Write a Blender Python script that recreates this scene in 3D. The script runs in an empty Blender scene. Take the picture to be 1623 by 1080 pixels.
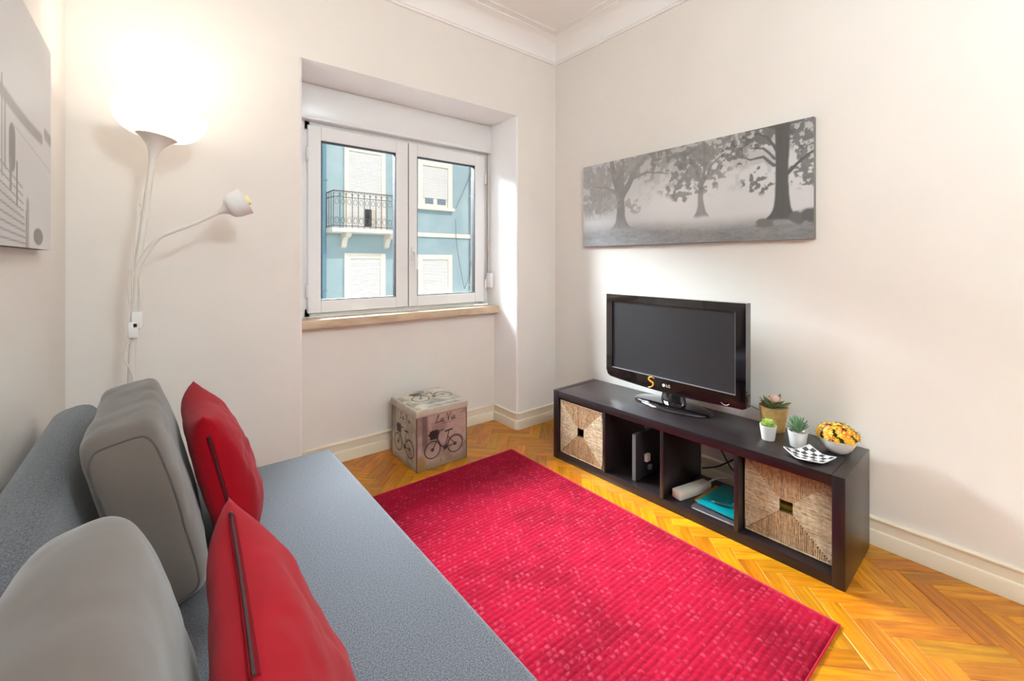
import bpy, bmesh, math, random
import numpy as np
from mathutils import Vector, Matrix

random.seed(4)
sc = bpy.context.scene
COL = sc.collection
PI = math.pi

# ------------------------------------------------------------------ camera
YAW = math.radians(38.73)
cam_data = bpy.data.cameras.new('camera')
cam = bpy.data.objects.new('camera', cam_data)
COL.objects.link(cam)
cam.location = (0, 0, 1.2)
cam.rotation_euler = (PI / 2, 0, -YAW)
cam_data.sensor_width = 36
cam_data.lens = 36 * 694 / 1623
cam_data.shift_y = -125 / 1623
cam_data.clip_start = 0.02
sc.camera = cam

# ------------------------------------------------------------------ world, sun, exposure
world = bpy.data.worlds.new('sky')
sc.world = world
world.use_nodes = True
wn = world.node_tree.nodes
wl = world.node_tree.links
wn.clear()
sky = wn.new('ShaderNodeTexSky')
sky.sky_type = 'NISHITA'
sky.sun_disc = False
sky.sun_elevation = math.radians(48)
sky.sun_rotation = math.radians(170)
sky.air_density = 1.0
sky.dust_density = 2.0
bg = wn.new('ShaderNodeBackground')
bg.inputs['Strength'].default_value = 0.14
wo = wn.new('ShaderNodeOutputWorld')
wl.new(sky.outputs[0], bg.inputs[0])
wl.new(bg.outputs[0], wo.inputs[0])

sun_data = bpy.data.lights.new('sun', 'SUN')
sun_data.energy = 1.3
sun_data.angle = math.radians(0.6)
sun_data.color = (1.0, 0.95, 0.88)
sun = bpy.data.objects.new('sun', sun_data)
COL.objects.link(sun)
sun.rotation_euler = Vector((-0.28, 0.66, -0.70)).to_track_quat('-Z', 'Y').to_euler()

# added area light above the street, standing in for skylight to brighten the room
fill_data = bpy.data.lights.new('added_sky_fill', 'AREA')
fill_data.shape = 'RECTANGLE'
fill_data.size = 7.0
fill_data.size_y = 3.2
fill_data.energy = 6600
fill_data.color = (0.82, 0.93, 1.0)
fill_obj = bpy.data.objects.new('added_sky_fill', fill_data)
COL.objects.link(fill_obj)
fill_obj.location = (0.2, 6.8, 5.0)
fill_obj.rotation_euler = (Vector((1.28, 2.8, 1.5)) - Vector((0.2, 6.8, 5.0))).to_track_quat('-Z', 'Y').to_euler()

sc.view_settings.view_transform = 'Standard'
sc.view_settings.look = 'None'
sc.view_settings.gamma = 1.0
sc.view_settings.use_curve_mapping = False
sc.view_settings.exposure = 0.5

# ------------------------------------------------------------------ helpers: tags, objects
def tag(o, label=None, cat=None, group=None, kind=None):
    if label: o['label'] = label
    if cat: o['category'] = cat
    if group: o['group'] = group
    if kind: o['kind'] = kind
    return o

def empty(name, loc=(0, 0, 0), rz=0.0):
    o = bpy.data.objects.new(name, None)
    o.empty_display_size = 0.05
    o.location = loc
    o.rotation_euler = (0, 0, rz)
    COL.objects.link(o)
    return o

def mesh_obj(name, me, m=None, parent=None, smooth=False):
    o = bpy.data.objects.new(name, me)
    COL.objects.link(o)
    if m is not None:
        me.materials.append(m)
    if smooth:
        me.polygons.foreach_set('use_smooth', [True] * len(me.polygons))
    if parent is not None:
        o.parent = parent
    return o

def from_bm(name, bm, m=None, parent=None, smooth=False, auto=None):
    me = bpy.data.meshes.new(name)
    bmesh.ops.recalc_face_normals(bm, faces=bm.faces)
    bm.to_mesh(me)
    bm.free()
    o = mesh_obj(name, me, m, parent, smooth or auto is not None)
    if auto is not None:
        me.set_sharp_from_angle(angle=math.radians(auto))
    return o

def add_box(bm, lo, hi, bev=0.0, seg=2):
    r = bmesh.ops.create_cube(bm, size=1.0)
    vs = r['verts']
    c = [(a + b) / 2 for a, b in zip(lo, hi)]
    s = [abs(b - a) for a, b in zip(lo, hi)]
    for v in vs:
        v.co = Vector((v.co.x * s[0] + c[0], v.co.y * s[1] + c[1], v.co.z * s[2] + c[2]))
    if bev > 0:
        es = list({e for v in vs for e in v.link_edges})
        bmesh.ops.bevel(bm, geom=es, offset=bev, segments=seg, affect='EDGES', profile=0.5)

def box(name, lo, hi, m, parent=None, bev=0.0, seg=2):
    bm = bmesh.new()
    add_box(bm, lo, hi, bev, seg)
    return from_bm(name, bm, m, parent, auto=35 if bev > 0 else None)

def catmull(pts, n=8):
    P = [Vector(p) for p in pts]
    out = []
    for i in range(len(P) - 1):
        p0 = P[max(i - 1, 0)]; p1 = P[i]; p2 = P[i + 1]; p3 = P[min(i + 2, len(P) - 1)]
        for k in range(n):
            t = k / n
            out.append(0.5 * ((2 * p1) + (p2 - p0) * t + (2 * p0 - 5 * p1 + 4 * p2 - p3) * t * t + (3 * p1 - p0 - 3 * p2 + p3) * t ** 3))
    out.append(P[-1])
    return out

def add_tube(bm, pts, r, seg=8, closed=False, caps=True):
    P = [Vector(p) for p in pts]
    n = len(P)
    R = r if isinstance(r, (list, tuple)) else [r] * n
    rings = []
    up = None
    for i in range(n):
        if closed:
            d = P[(i + 1) % n] - P[i - 1]
        else:
            d = P[min(i + 1, n - 1)] - P[max(i - 1, 0)]
        if d.length < 1e-9:
            d = Vector((0, 0, 1))
        d.normalize()
        if up is None:
            up = Vector((0, 0, 1)) if abs(d.z) < 0.9 else Vector((1, 0, 0))
        a = up - d * up.dot(d)
        if a.length < 1e-6:
            a = d.orthogonal()
        a.normalize()
        up = a
        b = d.cross(a)
        rings.append([bm.verts.new(P[i] + (a * math.cos(2 * PI * k / seg) + b * math.sin(2 * PI * k / seg)) * R[i]) for k in range(seg)])
    m = n if closed else n - 1
    for i in range(m):
        A = rings[i]; B = rings[(i + 1) % n]
        for k in range(seg):
            bm.faces.new((A[k], A[(k + 1) % seg], B[(k + 1) % seg], B[k]))
    if caps and not closed:
        bm.faces.new(rings[0][::-1])
        bm.faces.new(rings[-1])

def tube(name, pts, r, m, parent=None, seg=8, closed=False):
    bm = bmesh.new()
    add_tube(bm, pts, r, seg, closed)
    return from_bm(name, bm, m, parent, auto=50)

def add_lathe(bm, prof, seg=32, mat4=None):
    """prof: list of (radius, z). Open profile turned about local z."""
    mat4 = mat4 or Matrix.Identity(4)
    rings = []
    for r, z in prof:
        if r < 1e-6:
            rings.append([bm.verts.new(mat4 @ Vector((0, 0, z)))])
        else:
            rings.append([bm.verts.new(mat4 @ Vector((r * math.cos(2 * PI * k / seg), r * math.sin(2 * PI * k / seg), z))) for k in range(seg)])
    for A, B in zip(rings, rings[1:]):
        if len(A) == 1 and len(B) == 1:
            continue
        for k in range(seg):
            j = (k + 1) % seg
            if len(A) == 1:
                bm.faces.new((A[0], B[j], B[k]))
            elif len(B) == 1:
                bm.faces.new((A[k], A[j], B[0]))
            else:
                bm.faces.new((A[k], A[j], B[j], B[k]))

def lathe(name, prof, m, parent=None, seg=32, mat4=None, auto=40):
    bm = bmesh.new()
    add_lathe(bm, prof, seg, mat4)
    return from_bm(name, bm, m, parent, auto=auto)

def add_prism(bm, poly, axis, a, b):
    """poly: 2D outline; extruded along axis ('x','y','z') from a to b."""
    def P(u, v, w):
        return {'x': (w, u, v), 'y': (u, w, v), 'z': (u, v, w)}[axis]
    A = [bm.verts.new(P(u, v, a)) for u, v in poly]
    B = [bm.verts.new(P(u, v, b)) for u, v in poly]
    bm.faces.new(A)
    bm.faces.new(B[::-1])
    n = len(poly)
    for i in range(n):
        bm.faces.new((A[i], B[i], B[(i + 1) % n], A[(i + 1) % n]))

def copy_tree(o, parent=None):
    c = o.copy()
    COL.objects.link(c)
    c.parent = parent
    for ch in list(o.children):
        copy_tree(ch, c)
    return c

def axis_matrix(origin, zdir, xhint=(1, 0, 0)):
    z = Vector(zdir).normalized()
    x = Vector(xhint)
    x = (x - z * x.dot(z))
    if x.length < 1e-5:
        x = z.orthogonal()
    x.normalize()
    y = z.cross(x)
    M = Matrix((x, y, z)).transposed().to_4x4()
    M.translation = Vector(origin)
    return M

# ------------------------------------------------------------------ helpers: materials
def srgb(r, g, b):
    f = lambda c: (c / 255 / 12.92) if c / 255 <= 0.04045 else ((c / 255 + 0.055) / 1.055) ** 2.4
    return (f(r), f(g), f(b), 1.0)

def mat(name, color, rough=0.6, metal=0.0, var=0.0, vscale=8.0, bump=0.0, bscale=60.0, spec=0.5, coords='Object',
        stretch=(1, 1, 1), color2=None, island=0.0, objrand=0.0, sheen=0.0, coat=0.0, detail=4.0, bdist=0.002):
    m = bpy.data.materials.new(name)
    m.use_nodes = True
    nt = m.node_tree
    N, L = nt.nodes, nt.links
    b = N['Principled BSDF']
    b.inputs['Roughness'].default_value = rough
    b.inputs['Metallic'].default_value = metal
    b.inputs['Specular IOR Level'].default_value = spec
    b.inputs['Base Color'].default_value = color
    if sheen:
        b.inputs['Sheen Weight'].default_value = sheen
    if coat:
        b.inputs['Coat Weight'].default_value = coat
        b.inputs['Coat Roughness'].default_value = 0.06
    need = var or bump or color2 or island or objrand
    if not need:
        return m
    tc = N.new('ShaderNodeTexCoord')
    mp = N.new('ShaderNodeMapping')
    mp.inputs['Scale'].default_value = stretch
    L.new(tc.outputs[coords], mp.inputs['Vector'])
    vec = mp.outputs['Vector']
    col_out = None
    if var or color2:
        nz = N.new('ShaderNodeTexNoise')
        nz.inputs['Scale'].default_value = vscale
        nz.inputs['Detail'].default_value = detail
        nz.inputs['Roughness'].default_value = 0.6
        L.new(vec, nz.inputs['Vector'])
        cr = N.new('ShaderNodeValToRGB')
        cr.color_ramp.elements[0].position = 0.32
        cr.color_ramp.elements[1].position = 0.68
        if color2:
            cr.color_ramp.elements[0].color = color
            cr.color_ramp.elements[1].color = color2
        else:
            cr.color_ramp.elements[0].color = tuple(c * (1 - var) for c in color[:3]) + (1,)
            cr.color_ramp.elements[1].color = tuple(min(1, c * (1 + var)) for c in color[:3]) + (1,)
        L.new(nz.outputs['Fac'], cr.inputs['Fac'])
        col_out = cr.outputs['Color']
    if island or objrand:
        hs = N.new('ShaderNodeHueSaturation')
        if island:
            g = N.new('ShaderNodeNewGeometry'); src = g.outputs['Random Per Island']; amt = island
        else:
            g = N.new('ShaderNodeObjectInfo'); src = g.outputs['Random']; amt = objrand
        mr = N.new('ShaderNodeMapRange')
        mr.inputs['To Min'].default_value = 1 - amt
        mr.inputs['To Max'].default_value = 1 + amt
        L.new(src, mr.inputs['Value'])
        L.new(mr.outputs['Result'], hs.inputs['Value'])
        if col_out is not None:
            L.new(col_out, hs.inputs['Color'])
        else:
            hs.inputs['Color'].default_value = color
        col_out = hs.outputs['Color']
    if col_out is not None:
        L.new(col_out, b.inputs['Base Color'])
    if bump:
        nb = N.new('ShaderNodeTexNoise')
        nb.inputs['Scale'].default_value = bscale
        nb.inputs['Detail'].default_value = 3.0
        L.new(vec, nb.inputs['Vector'])
        bp = N.new('ShaderNodeBump')
        bp.inputs['Strength'].default_value = bump
        bp.inputs['Distance'].default_value = bdist
        L.new(nb.outputs['Fac'], bp.inputs['Height'])
        L.new(bp.outputs['Normal'], b.inputs['Normal'])
    return m

def print_mat(name, rough=0.6, spec=0.3):
    m = bpy.data.materials.new(name)
    m.use_nodes = True
    N, L = m.node_tree.nodes, m.node_tree.links
    b = N['Principled BSDF']
    a = N.new('ShaderNodeAttribute')
    a.attribute_name = 'ink'
    L.new(a.outputs['Color'], b.inputs['Base Color'])
    b.inputs['Roughness'].default_value = rough
    b.inputs['Specular IOR Level'].default_value = spec
    return m

def glass_mat(name, tint=(1, 1, 1, 1)):
    m = bpy.data.materials.new(name)
    m.use_nodes = True
    N, L = m.node_tree.nodes, m.node_tree.links
    N.clear()
    out = N.new('ShaderNodeOutputMaterial')
    tr = N.new('ShaderNodeBsdfTransparent'); tr.inputs['Color'].default_value = tint
    gl = N.new('ShaderNodeBsdfGlossy'); gl.inputs['Roughness'].default_value = 0.0
    fr = N.new('ShaderNodeFresnel'); fr.inputs['IOR'].default_value = 1.25
    mx = N.new('ShaderNodeMixShader')
    L.new(fr.outputs[0], mx.inputs[0]); L.new(tr.outputs[0], mx.inputs[1]); L.new(gl.outputs[0], mx.inputs[2])
    L.new(mx.outputs[0], out.inputs['Surface'])
    return m

# ------------------------------------------------------------------ helpers: printed panels (numpy colours on a fine grid)
def vnoise(x, y, seed=0):
    xi = np.floor(x).astype(np.int64); yi = np.floor(y).astype(np.int64)
    xf = x - xi; yf = y - yi
    u = xf * xf * (3 - 2 * xf); v = yf * yf * (3 - 2 * yf)
    def h(a, b):
        n = (a * 374761393 + b * 668265263 + seed * 974634123) & 0x7fffffff
        n = ((n ^ (n >> 13)) * 1274126177) & 0x7fffffff
        return ((n ^ (n >> 16)) & 0xffff) / 65535.0
    return (h(xi, yi) * (1 - u) + h(xi + 1, yi) * u) * (1 - v) + (h(xi, yi + 1) * (1 - u) + h(xi + 1, yi + 1) * u) * v

def fbm(x, y, oct=4, seed=0):
    t = np.zeros_like(x); a = 0.5; s = 0.0
    for i in range(oct):
        t = t + a * vnoise(x * 2 ** i, y * 2 ** i, seed + i * 17)
        s += a; a *= 0.5
    return t / s

def sstep(a, b, x):
    t = np.clip((x - a) / (b - a), 0, 1)
    return t * t * (3 - 2 * t)

def seg_d(x, y, ax, ay, bx, by):
    dx, dy = bx - ax, by - ay
    t = np.clip(((x - ax) * dx + (y - ay) * dy) / (dx * dx + dy * dy + 1e-12), 0, 1)
    return np.hypot(x - ax - t * dx, y - ay - t * dy), t

def stroke(img, x, y, pts, w, ink, soft=0.004, alpha=1.0):
    d = np.full_like(x, 9.0)
    for (a, b), (c, e) in zip(pts, pts[1:]):
        d = np.minimum(d, seg_d(x, y, a, b, c, e)[0])
    k = (1 - sstep(w / 2 - soft, w / 2 + soft, d)) * alpha
    return img * (1 - k[..., None]) + np.array(ink) * k[..., None]

def ring(img, x, y, cx, cy, r, w, ink, soft=0.004, alpha=1.0):
    d = np.abs(np.hypot(x - cx, y - cy) - r)
    k = (1 - sstep(w / 2 - soft, w / 2 + soft, d)) * alpha
    return img * (1 - k[..., None]) + np.array(ink) * k[..., None]

def blend(img, k, ink):
    return img * (1 - k[..., None]) + np.array(ink) * k[..., None]

def print_panel(name, P0, U, V, nu, nv, fn, m, parent, shape=None):
    P0, U, V = np.array(P0, float), np.array(U, float), np.array(V, float)
    s = np.linspace(0, 1, nu); t = np.linspace(0, 1, nv)
    S, T = np.meshgrid(s, t)
    pts = P0 + S[..., None] * U + T[..., None] * V
    if shape is not None:
        pts = pts + shape(S, T)
    co = pts.reshape(-1, 3)
    i = np.arange(nu * nv).reshape(nv, nu)
    faces = np.stack([i[:-1, :-1], i[:-1, 1:], i[1:, 1:], i[1:, :-1]], -1).reshape(-1, 4)
    me = bpy.data.meshes.new(name)
    me.from_pydata(co.tolist(), [], faces.tolist())
    rgb = np.clip(fn(S, T), 0, 1).reshape(-1, 3)
    at = me.attributes.new('ink', 'FLOAT_COLOR', 'POINT')
    at.data.foreach_set('color', np.concatenate([rgb, np.ones((len(rgb), 1))], 1).astype(np.float32).ravel())
    return mesh_obj(name, me, m, parent, smooth=True)

# ------------------------------------------------------------------ materials
M_WALL = mat('wall_paint', srgb(238, 233, 226), 0.75, var=0.015, vscale=3, bump=0.05, bscale=120, spec=0.25)
M_CEIL = mat('ceiling_paint', srgb(251, 249, 246), 0.8, spec=0.2, bump=0.03, bscale=90)
M_TRIM = mat('cream_gloss_paint', srgb(236, 224, 202), 0.35, var=0.02, vscale=6)
M_UPVC = mat('white_window_frame', srgb(240, 240, 240), 0.28)
M_BLACKSEAL = mat('rubber_seal', srgb(30, 32, 34), 0.6)
M_GLASS = glass_mat('window_glass')
M_STONE = mat('travertine_sill', srgb(216, 196, 170), 0.45, color2=srgb(180, 150, 118), vscale=9, stretch=(0.6, 3, 2), detail=6)
M_SUB = mat('floor_joint', srgb(130, 76, 18), 0.8)

def plank_mat(name, objrand):
    m = bpy.data.materials.new(name)
    m.use_nodes = True
    N, L = m.node_tree.nodes, m.node_tree.links
    b = N['Principled BSDF']
    tc = N.new('ShaderNodeTexCoord')
    if objrand:
        oi = N.new('ShaderNodeObjectInfo'); rnd = oi.outputs['Random']
    else:
        ge = N.new('ShaderNodeNewGeometry'); rnd = ge.outputs['Random Per Island']
    ad = N.new('ShaderNodeVectorMath'); ad.operation = 'ADD'
    ml = N.new('ShaderNodeMath'); ml.operation = 'MULTIPLY'; ml.inputs[1].default_value = 37.0
    L.new(rnd, ml.inputs[0])
    L.new(tc.outputs['Object'], ad.inputs[0]); L.new(ml.outputs[0], ad.inputs[1])
    mp = N.new('ShaderNodeMapping'); mp.inputs['Scale'].default_value = (2.5, 26, 10)
    L.new(ad.outputs[0], mp.inputs['Vector'])
    nz = N.new('ShaderNodeTexNoise'); nz.inputs['Scale'].default_value = 2.2; nz.inputs['Detail'].default_value = 6
    nz.inputs['Distortion'].default_value = 0.6
    L.new(mp.outputs[0], nz.inputs['Vector'])
    cr = N.new('ShaderNodeValToRGB')
    cr.color_ramp.elements[0].position = 0.25; cr.color_ramp.elements[0].color = srgb(158, 84, 4)
    cr.color_ramp.elements[1].position = 0.72; cr.color_ramp.elements[1].color = srgb(214, 144, 18)
    L.new(nz.outputs['Fac'], cr.inputs['Fac'])
    hs = N.new('ShaderNodeHueSaturation')
    mr = N.new('ShaderNodeMapRange'); mr.inputs['To Min'].default_value = 0.74; mr.inputs['To Max'].default_value = 1.16
    L.new(rnd, mr.inputs['Value']); L.new(mr.outputs[0], hs.inputs['Value'])
    m2 = N.new('ShaderNodeMath'); m2.operation = 'MULTIPLY'; m2.inputs[1].default_value = 7.31
    fr = N.new('ShaderNodeMath'); fr.operation = 'FRACT'
    mh = N.new('ShaderNodeMapRange'); mh.inputs['To Min'].default_value = 0.488; mh.inputs['To Max'].default_value = 0.508
    L.new(rnd, m2.inputs[0]); L.new(m2.outputs[0], fr.inputs[0]); L.new(fr.outputs[0], mh.inputs['Value']); L.new(mh.outputs[0], hs.inputs['Hue'])
    L.new(cr.outputs[0], hs.inputs['Color'])
    L.new(hs.outputs[0], b.inputs['Base Color'])
    b.inputs['Roughness'].default_value = 0.3
    b.inputs['Coat Weight'].default_value = 0.12
    b.inputs['Coat Roughness'].default_value = 0.12
    bp = N.new('ShaderNodeBump'); bp.inputs['Strength'].default_value = 0.12; bp.inputs['Distance'].default_value = 0.001
    L.new(nz.outputs['Fac'], bp.inputs['Height']); L.new(bp.outputs[0], b.inputs['Normal'])
    return m
M_PLANK = plank_mat('pine_plank', True)
M_PLANK_REST = plank_mat('pine_plank_rest', False)

# ------------------------------------------------------------------ room dimensions
XL, XR = -0.291, 2.372          # left and right wall faces
YF = 2.424                      # window wall face
YB = 2.70                       # back face of the window recess
RX0, RX1 = 0.567, 1.991         # recess sides
RZ = 2.247                      # recess head
YN = -1.75                      # near wall (behind the viewer)
ZC = 2.86                       # ceiling

def structure(o):
    o['kind'] = 'structure'
    return o

# walls ------------------------------------------------------------
structure(box('wall_left', (XL - 0.25, YN - 0.25, 0), (XL, YF + 0.55, ZC + 0.1), M_WALL))
structure(box('wall_right', (XR, YN - 0.25, 0), (XR + 0.25, YF + 0.55, ZC + 0.1), M_WALL))
structure(box('ceiling', (XL - 0.25, YN - 0.25, ZC), (XR + 0.25, YF + 0.55, ZC + 0.25), M_CEIL))

def arc_pts(cx, cy, r, a0, a1, n=6):
    return [(cx + r * math.cos(a0 + (a1 - a0) * i / n), cy + r * math.sin(a0 + (a1 - a0) * i / n)) for i in range(n + 1)]

rr = 0.018
bm = bmesh.new()
# plan outlines of the wall either side of the recess, with softly rounded plaster arrises
left_poly = [(XL, YF)] + arc_pts(RX0 - rr, YF + rr, rr, -PI / 2, 0) + [(RX0, YF + 0.55), (XL, YF + 0.55)]
right_poly = arc_pts(RX1 + rr, YF + rr, rr, PI, 1.5 * PI) + [(XR, YF), (XR, YF + 0.55), (RX1, YF + 0.55)]
add_prism(bm, left_poly, 'z', 0, RZ)
add_prism(bm, right_poly, 'z', 0, RZ)
add_box(bm, (XL, YF, RZ), (XR, YF + 0.55, ZC))
add_prism(bm, [(YB, 0), (YF + 0.55, 0), (YF + 0.55, 0.815), (YB, 0.815)], 'x', RX0, RX1)
wf = structure(from_bm('wall_far', bm, M_WALL, auto=40))
M_REVEAL = mat('daylit_reveal_white', srgb(252, 251, 249), 0.6, spec=0.25)  # wall colour whitened on the recess faces to imitate daylight falling there
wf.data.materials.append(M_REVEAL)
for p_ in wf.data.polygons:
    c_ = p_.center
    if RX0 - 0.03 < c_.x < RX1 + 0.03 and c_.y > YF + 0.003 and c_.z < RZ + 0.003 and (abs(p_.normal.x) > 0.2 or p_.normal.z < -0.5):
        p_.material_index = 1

DX0, DX1, DZ1 = 0.9, 1.72, 2.05
bm = bmesh.new()
add_box(bm, (XL, YN - 0.25, 0), (DX0, YN, ZC))
add_box(bm, (DX1, YN - 0.25, 0), (XR, YN, ZC))
add_box(bm, (DX0, YN - 0.25, DZ1), (DX1, YN, ZC))
structure(from_bm('wall_near', bm, M_WALL))
d = structure(empty('door_1', ((DX0 + DX1) / 2, YN - 0.1, 0)))
hw = (DX1 - DX0) / 2
box('door_leaf', (-hw + 0.045, -0.03, 0.006), (hw - 0.045, 0.01, DZ1 - 0.045), M_UPVC, d, 0.003)
for z0, z1 in ((0.2, 0.95), (1.1, 1.85)):
    box('door_panel', (-hw + 0.16, 0.008, z0), (hw - 0.16, 0.022, z1), M_UPVC, d, 0.006)
bm = bmesh.new()
add_box(bm, (-hw, -0.1, 0), (-hw + 0.045, 0.1, DZ1)); add_box(bm, (hw - 0.045, -0.1, 0), (hw, 0.1, DZ1))
add_box(bm, (-hw + 0.045, -0.1, DZ1 - 0.045), (hw - 0.045, 0.1, DZ1))
from_bm('door_frame', bm, M_UPVC, d)
M_CHROME = mat('brushed_metal', srgb(190, 190, 188), 0.25, 1.0)
tube('door_handle', catmull([(hw - 0.11, 0.008, 1.0), (hw - 0.11, 0.05, 1.0), (hw - 0.13, 0.055, 1.0), (hw - 0.23, 0.055, 1.0)], 4), 0.008, M_CHROME, d)

# cornice: cove with two fillets -----------------------------------
def cornice_profile():
    pts = [(0, 2.705), (0.014, 2.705), (0.014, 2.716), (0.022, 2.72), (0.022, 2.732), (0.010, 2.738)]
    R = ZC - 2.738 - 0.012
    for i in range(9):
        a = PI / 2 * i / 8
        pts.append((0.010 + R * (1 - math.cos(a)), 2.738 + R * math.sin(a)))
    pts += [(0.010 + R, ZC - 0.006), (0.010 + R + 0.05, ZC - 0.006), (0.010 + R + 0.05, ZC), (0, ZC)]
    return pts
cp = cornice_profile()
def sweep_profile(name, path, prof, m, closed=False):
    """path: plan points walked with the room on the left; profile (offset into room, z), mitred."""
    P = [Vector((p[0], p[1])) for p in path]
    n = len(P)
    bm = bmesh.new()
    rings = []
    for i in range(n):
        if closed or 0 < i < n - 1:
            d0 = (P[i] - P[i - 1]).normalized(); d1 = (P[(i + 1) % n] - P[i]).normalized()
        elif i == 0:
            d0 = d1 = (P[1] - P[0]).normalized()
        else:
            d0 = d1 = (P[-1] - P[-2]).normalized()
        n0 = Vector((-d0.y, d0.x)); n1 = Vector((-d1.y, d1.x))
        k = (n0 + n1)
        k = k / max(0.2, (1 + n0.dot(n1)))
        rings.append([bm.verts.new((P[i].x + k.x * o, P[i].y + k.y * o, z)) for o, z in prof])
    m_ = n if closed else n - 1
    q = len(prof)
    for i in range(m_):
        A, B = rings[i], rings[(i + 1) % n]
        for j in range(q):
            bm.faces.new((A[j], B[j], B[(j + 1) % q], A[(j + 1) % q]))
    if not closed:
        bm.faces.new(rings[0][::-1]); bm.faces.new(rings[-1])
    return from_bm(name, bm, m, auto=30)
structure(sweep_profile('trim_1', [(XL, YN), (XR, YN), (XR, YF), (XL, YF)], cp, M_CEIL, closed=True))

# baseboards -------------------------------------------------------
bp_ = [(0, 0), (0.022, 0), (0.022, 0.058), (0.020, 0.062), (0.013, 0.066), (0.013, 0.104), (0.018, 0.107), (0.018, 0.113), (0.013, 0.118), (0, 0.118)]
structure(sweep_profile('baseboard_right', [(XR, YN), (XR, YF)], bp_, M_TRIM))
far_path = [(XR - 0.022, YF)] + arc_pts(RX1 + rr, YF + rr, rr, 1.5 * PI, PI, 5) + [(RX1, YB), (RX0, YB)] + arc_pts(RX0 - rr, YF + rr, rr, 0, -PI / 2, 5) + [(XL + 0.022, YF)]
structure(sweep_profile('baseboard_far', far_path, bp_, M_TRIM))
structure(sweep_profile('baseboard_left', [(XL, YF), (XL, YN)], bp_, M_TRIM))

# floor: herringbone planks ----------------------------------------
floor = structure(box('floor', (XL - 0.25, YN - 0.25, -0.2), (XR + 0.25, YF + 0.55, -0.012), M_SUB))
PW, NR = 0.066, 4
PL_ = PW * NR
gap = 0.0009
def plank_bm(bm, mat4):
    h = 0.0012
    x, y = PL_ / 2 - gap / 2, PW / 2 - gap / 2
    lo = [(-x, -y), (x, -y), (x, y), (-x, y)]
    hi = [(-x + h, -y + h), (x - h, -y + h), (x - h, y - h), (-x + h, y - h)]
    a = [bm.verts.new(mat4 @ Vector((p[0], p[1], -0.012))) for p in lo]
    b = [bm.verts.new(mat4 @ Vector((p[0], p[1], -h * 0.8))) for p in lo]
    c = [bm.verts.new(mat4 @ Vector((p[0], p[1], 0))) for p in hi]
    bm.faces.new(a[::-1]); bm.faces.new(c)
    for i in range(4):
        j = (i + 1) % 4
        bm.faces.new((a[i], a[j], b[j], b[i])); bm.faces.new((b[i], b[j], c[j], c[i]))
bm = bmesh.new(); plank_bm(bm, Matrix.Identity(4))
plank_me = bpy.data.meshes.new('plank'); bm.to_mesh(plank_me); bm.free(); plank_me.materials.append(M_PLANK)
planks = []
ox, oy = 2.048, 0.390
r2 = math.sqrt(0.5)
for k in range(-60, 60):
    for mm in range(-10, 11):
        for kind in (0, 1):
            if kind == 0:
                p, q, ang = (k + NR / 2) * PW, (k + 2 * NR * mm + 0.5) * PW, PI / 4
            else:
                p, q, ang = (k + 0.5) * PW, (k + 1 + 2 * NR * mm + NR / 2) * PW, 3 * PI / 4
            x = ox + (p - q) * r2; y = oy + (p + q) * r2
            ymax = YB + 0.1 if RX0 < x < RX1 else YF + 0.1
            if XL - 0.1 < x < XR + 0.1 and YN - 0.1 < y < ymax:
                planks.append((x, y, ang))
def seen(p):
    x, y, _ = p
    if x < 0.5 or y < -0.35:
        return False
    if 0.62 < x < 1.63 and 0.57 < y < 2.06:      # beneath the rug
        return False
    if 2.05 < x < 2.2 and 0.7 < y < 1.8:         # beneath the television bench
        return False
    return True
vis = [p for p in planks if seen(p)]
vis.sort(key=lambda p: p[0] ** 2 + p[1] ** 2)
vis_set = set(vis[:300])
bmr = bmesh.new()
for x, y, a in planks:
    if (x, y, a) in vis_set:
        o = bpy.data.objects.new('plank', plank_me)
        COL.objects.link(o)
        o.location = (x, y, random.uniform(-0.0003, 0.0003)); o.rotation_euler = (0, 0, a)
        o.parent = floor
    else:
        plank_bm(bmr, Matrix.Translation((x, y, 0)) @ Matrix.Rotation(a, 4, 'Z'))
rest = from_bm('planks_remaining', bmr, M_PLANK_REST, floor)
rest['kind'] = 'stuff'

# ------------------------------------------------------------------ window
win = structure(empty('window_1', ((RX0 + RX1) / 2, YB, 0.866)))
wx, wz = (RX0 + RX1) / 2, 0.866
def wbox(name, lo, hi, m, parent, bev=0.002):
    """window pieces given in room coordinates, stored relative to the window's base"""
    return box(name, (lo[0] - wx, lo[1] - YB, lo[2] - wz), (hi[0] - wx, hi[1] - YB, hi[2] - wz), m, parent, bev)
ZT, ZB = 2.045, 0.870
bm = bmesh.new()
def wb(bm, lo, hi, bev=0.002):
    add_box(bm, (lo[0] - wx, lo[1] - YB, lo[2] - wz), (hi[0] - wx, hi[1] - YB, hi[2] - wz), bev, 1)
fw = 0.075
wb(bm, (RX0, 2.79, ZB), (RX0 + 0.125, 2.85, ZT)); wb(bm, (RX1 - fw, 2.79, ZB), (RX1, 2.85, ZT))
wb(bm, (RX0 + fw + 0.02, 2.79, ZT - 0.06), (RX1 - fw + 0.02, 2.85, ZT)); wb(bm, (RX0 + fw + 0.02, 2.79, ZB), (RX1 - fw + 0.02, 2.85, ZB + 0.05))
from_bm('outer_frame', bm, M_UPVC, win, auto=30)
wbox('shutter_box', (RX0, 2.742, 2.05), (RX1, 2.95, RZ - 0.001), M_UPVC, win, 0.004)
wbox('shutter_box_rail', (RX0, 2.730, 2.035), (RX1, 2.80, 2.052), M_UPVC, win, 0.003)
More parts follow.
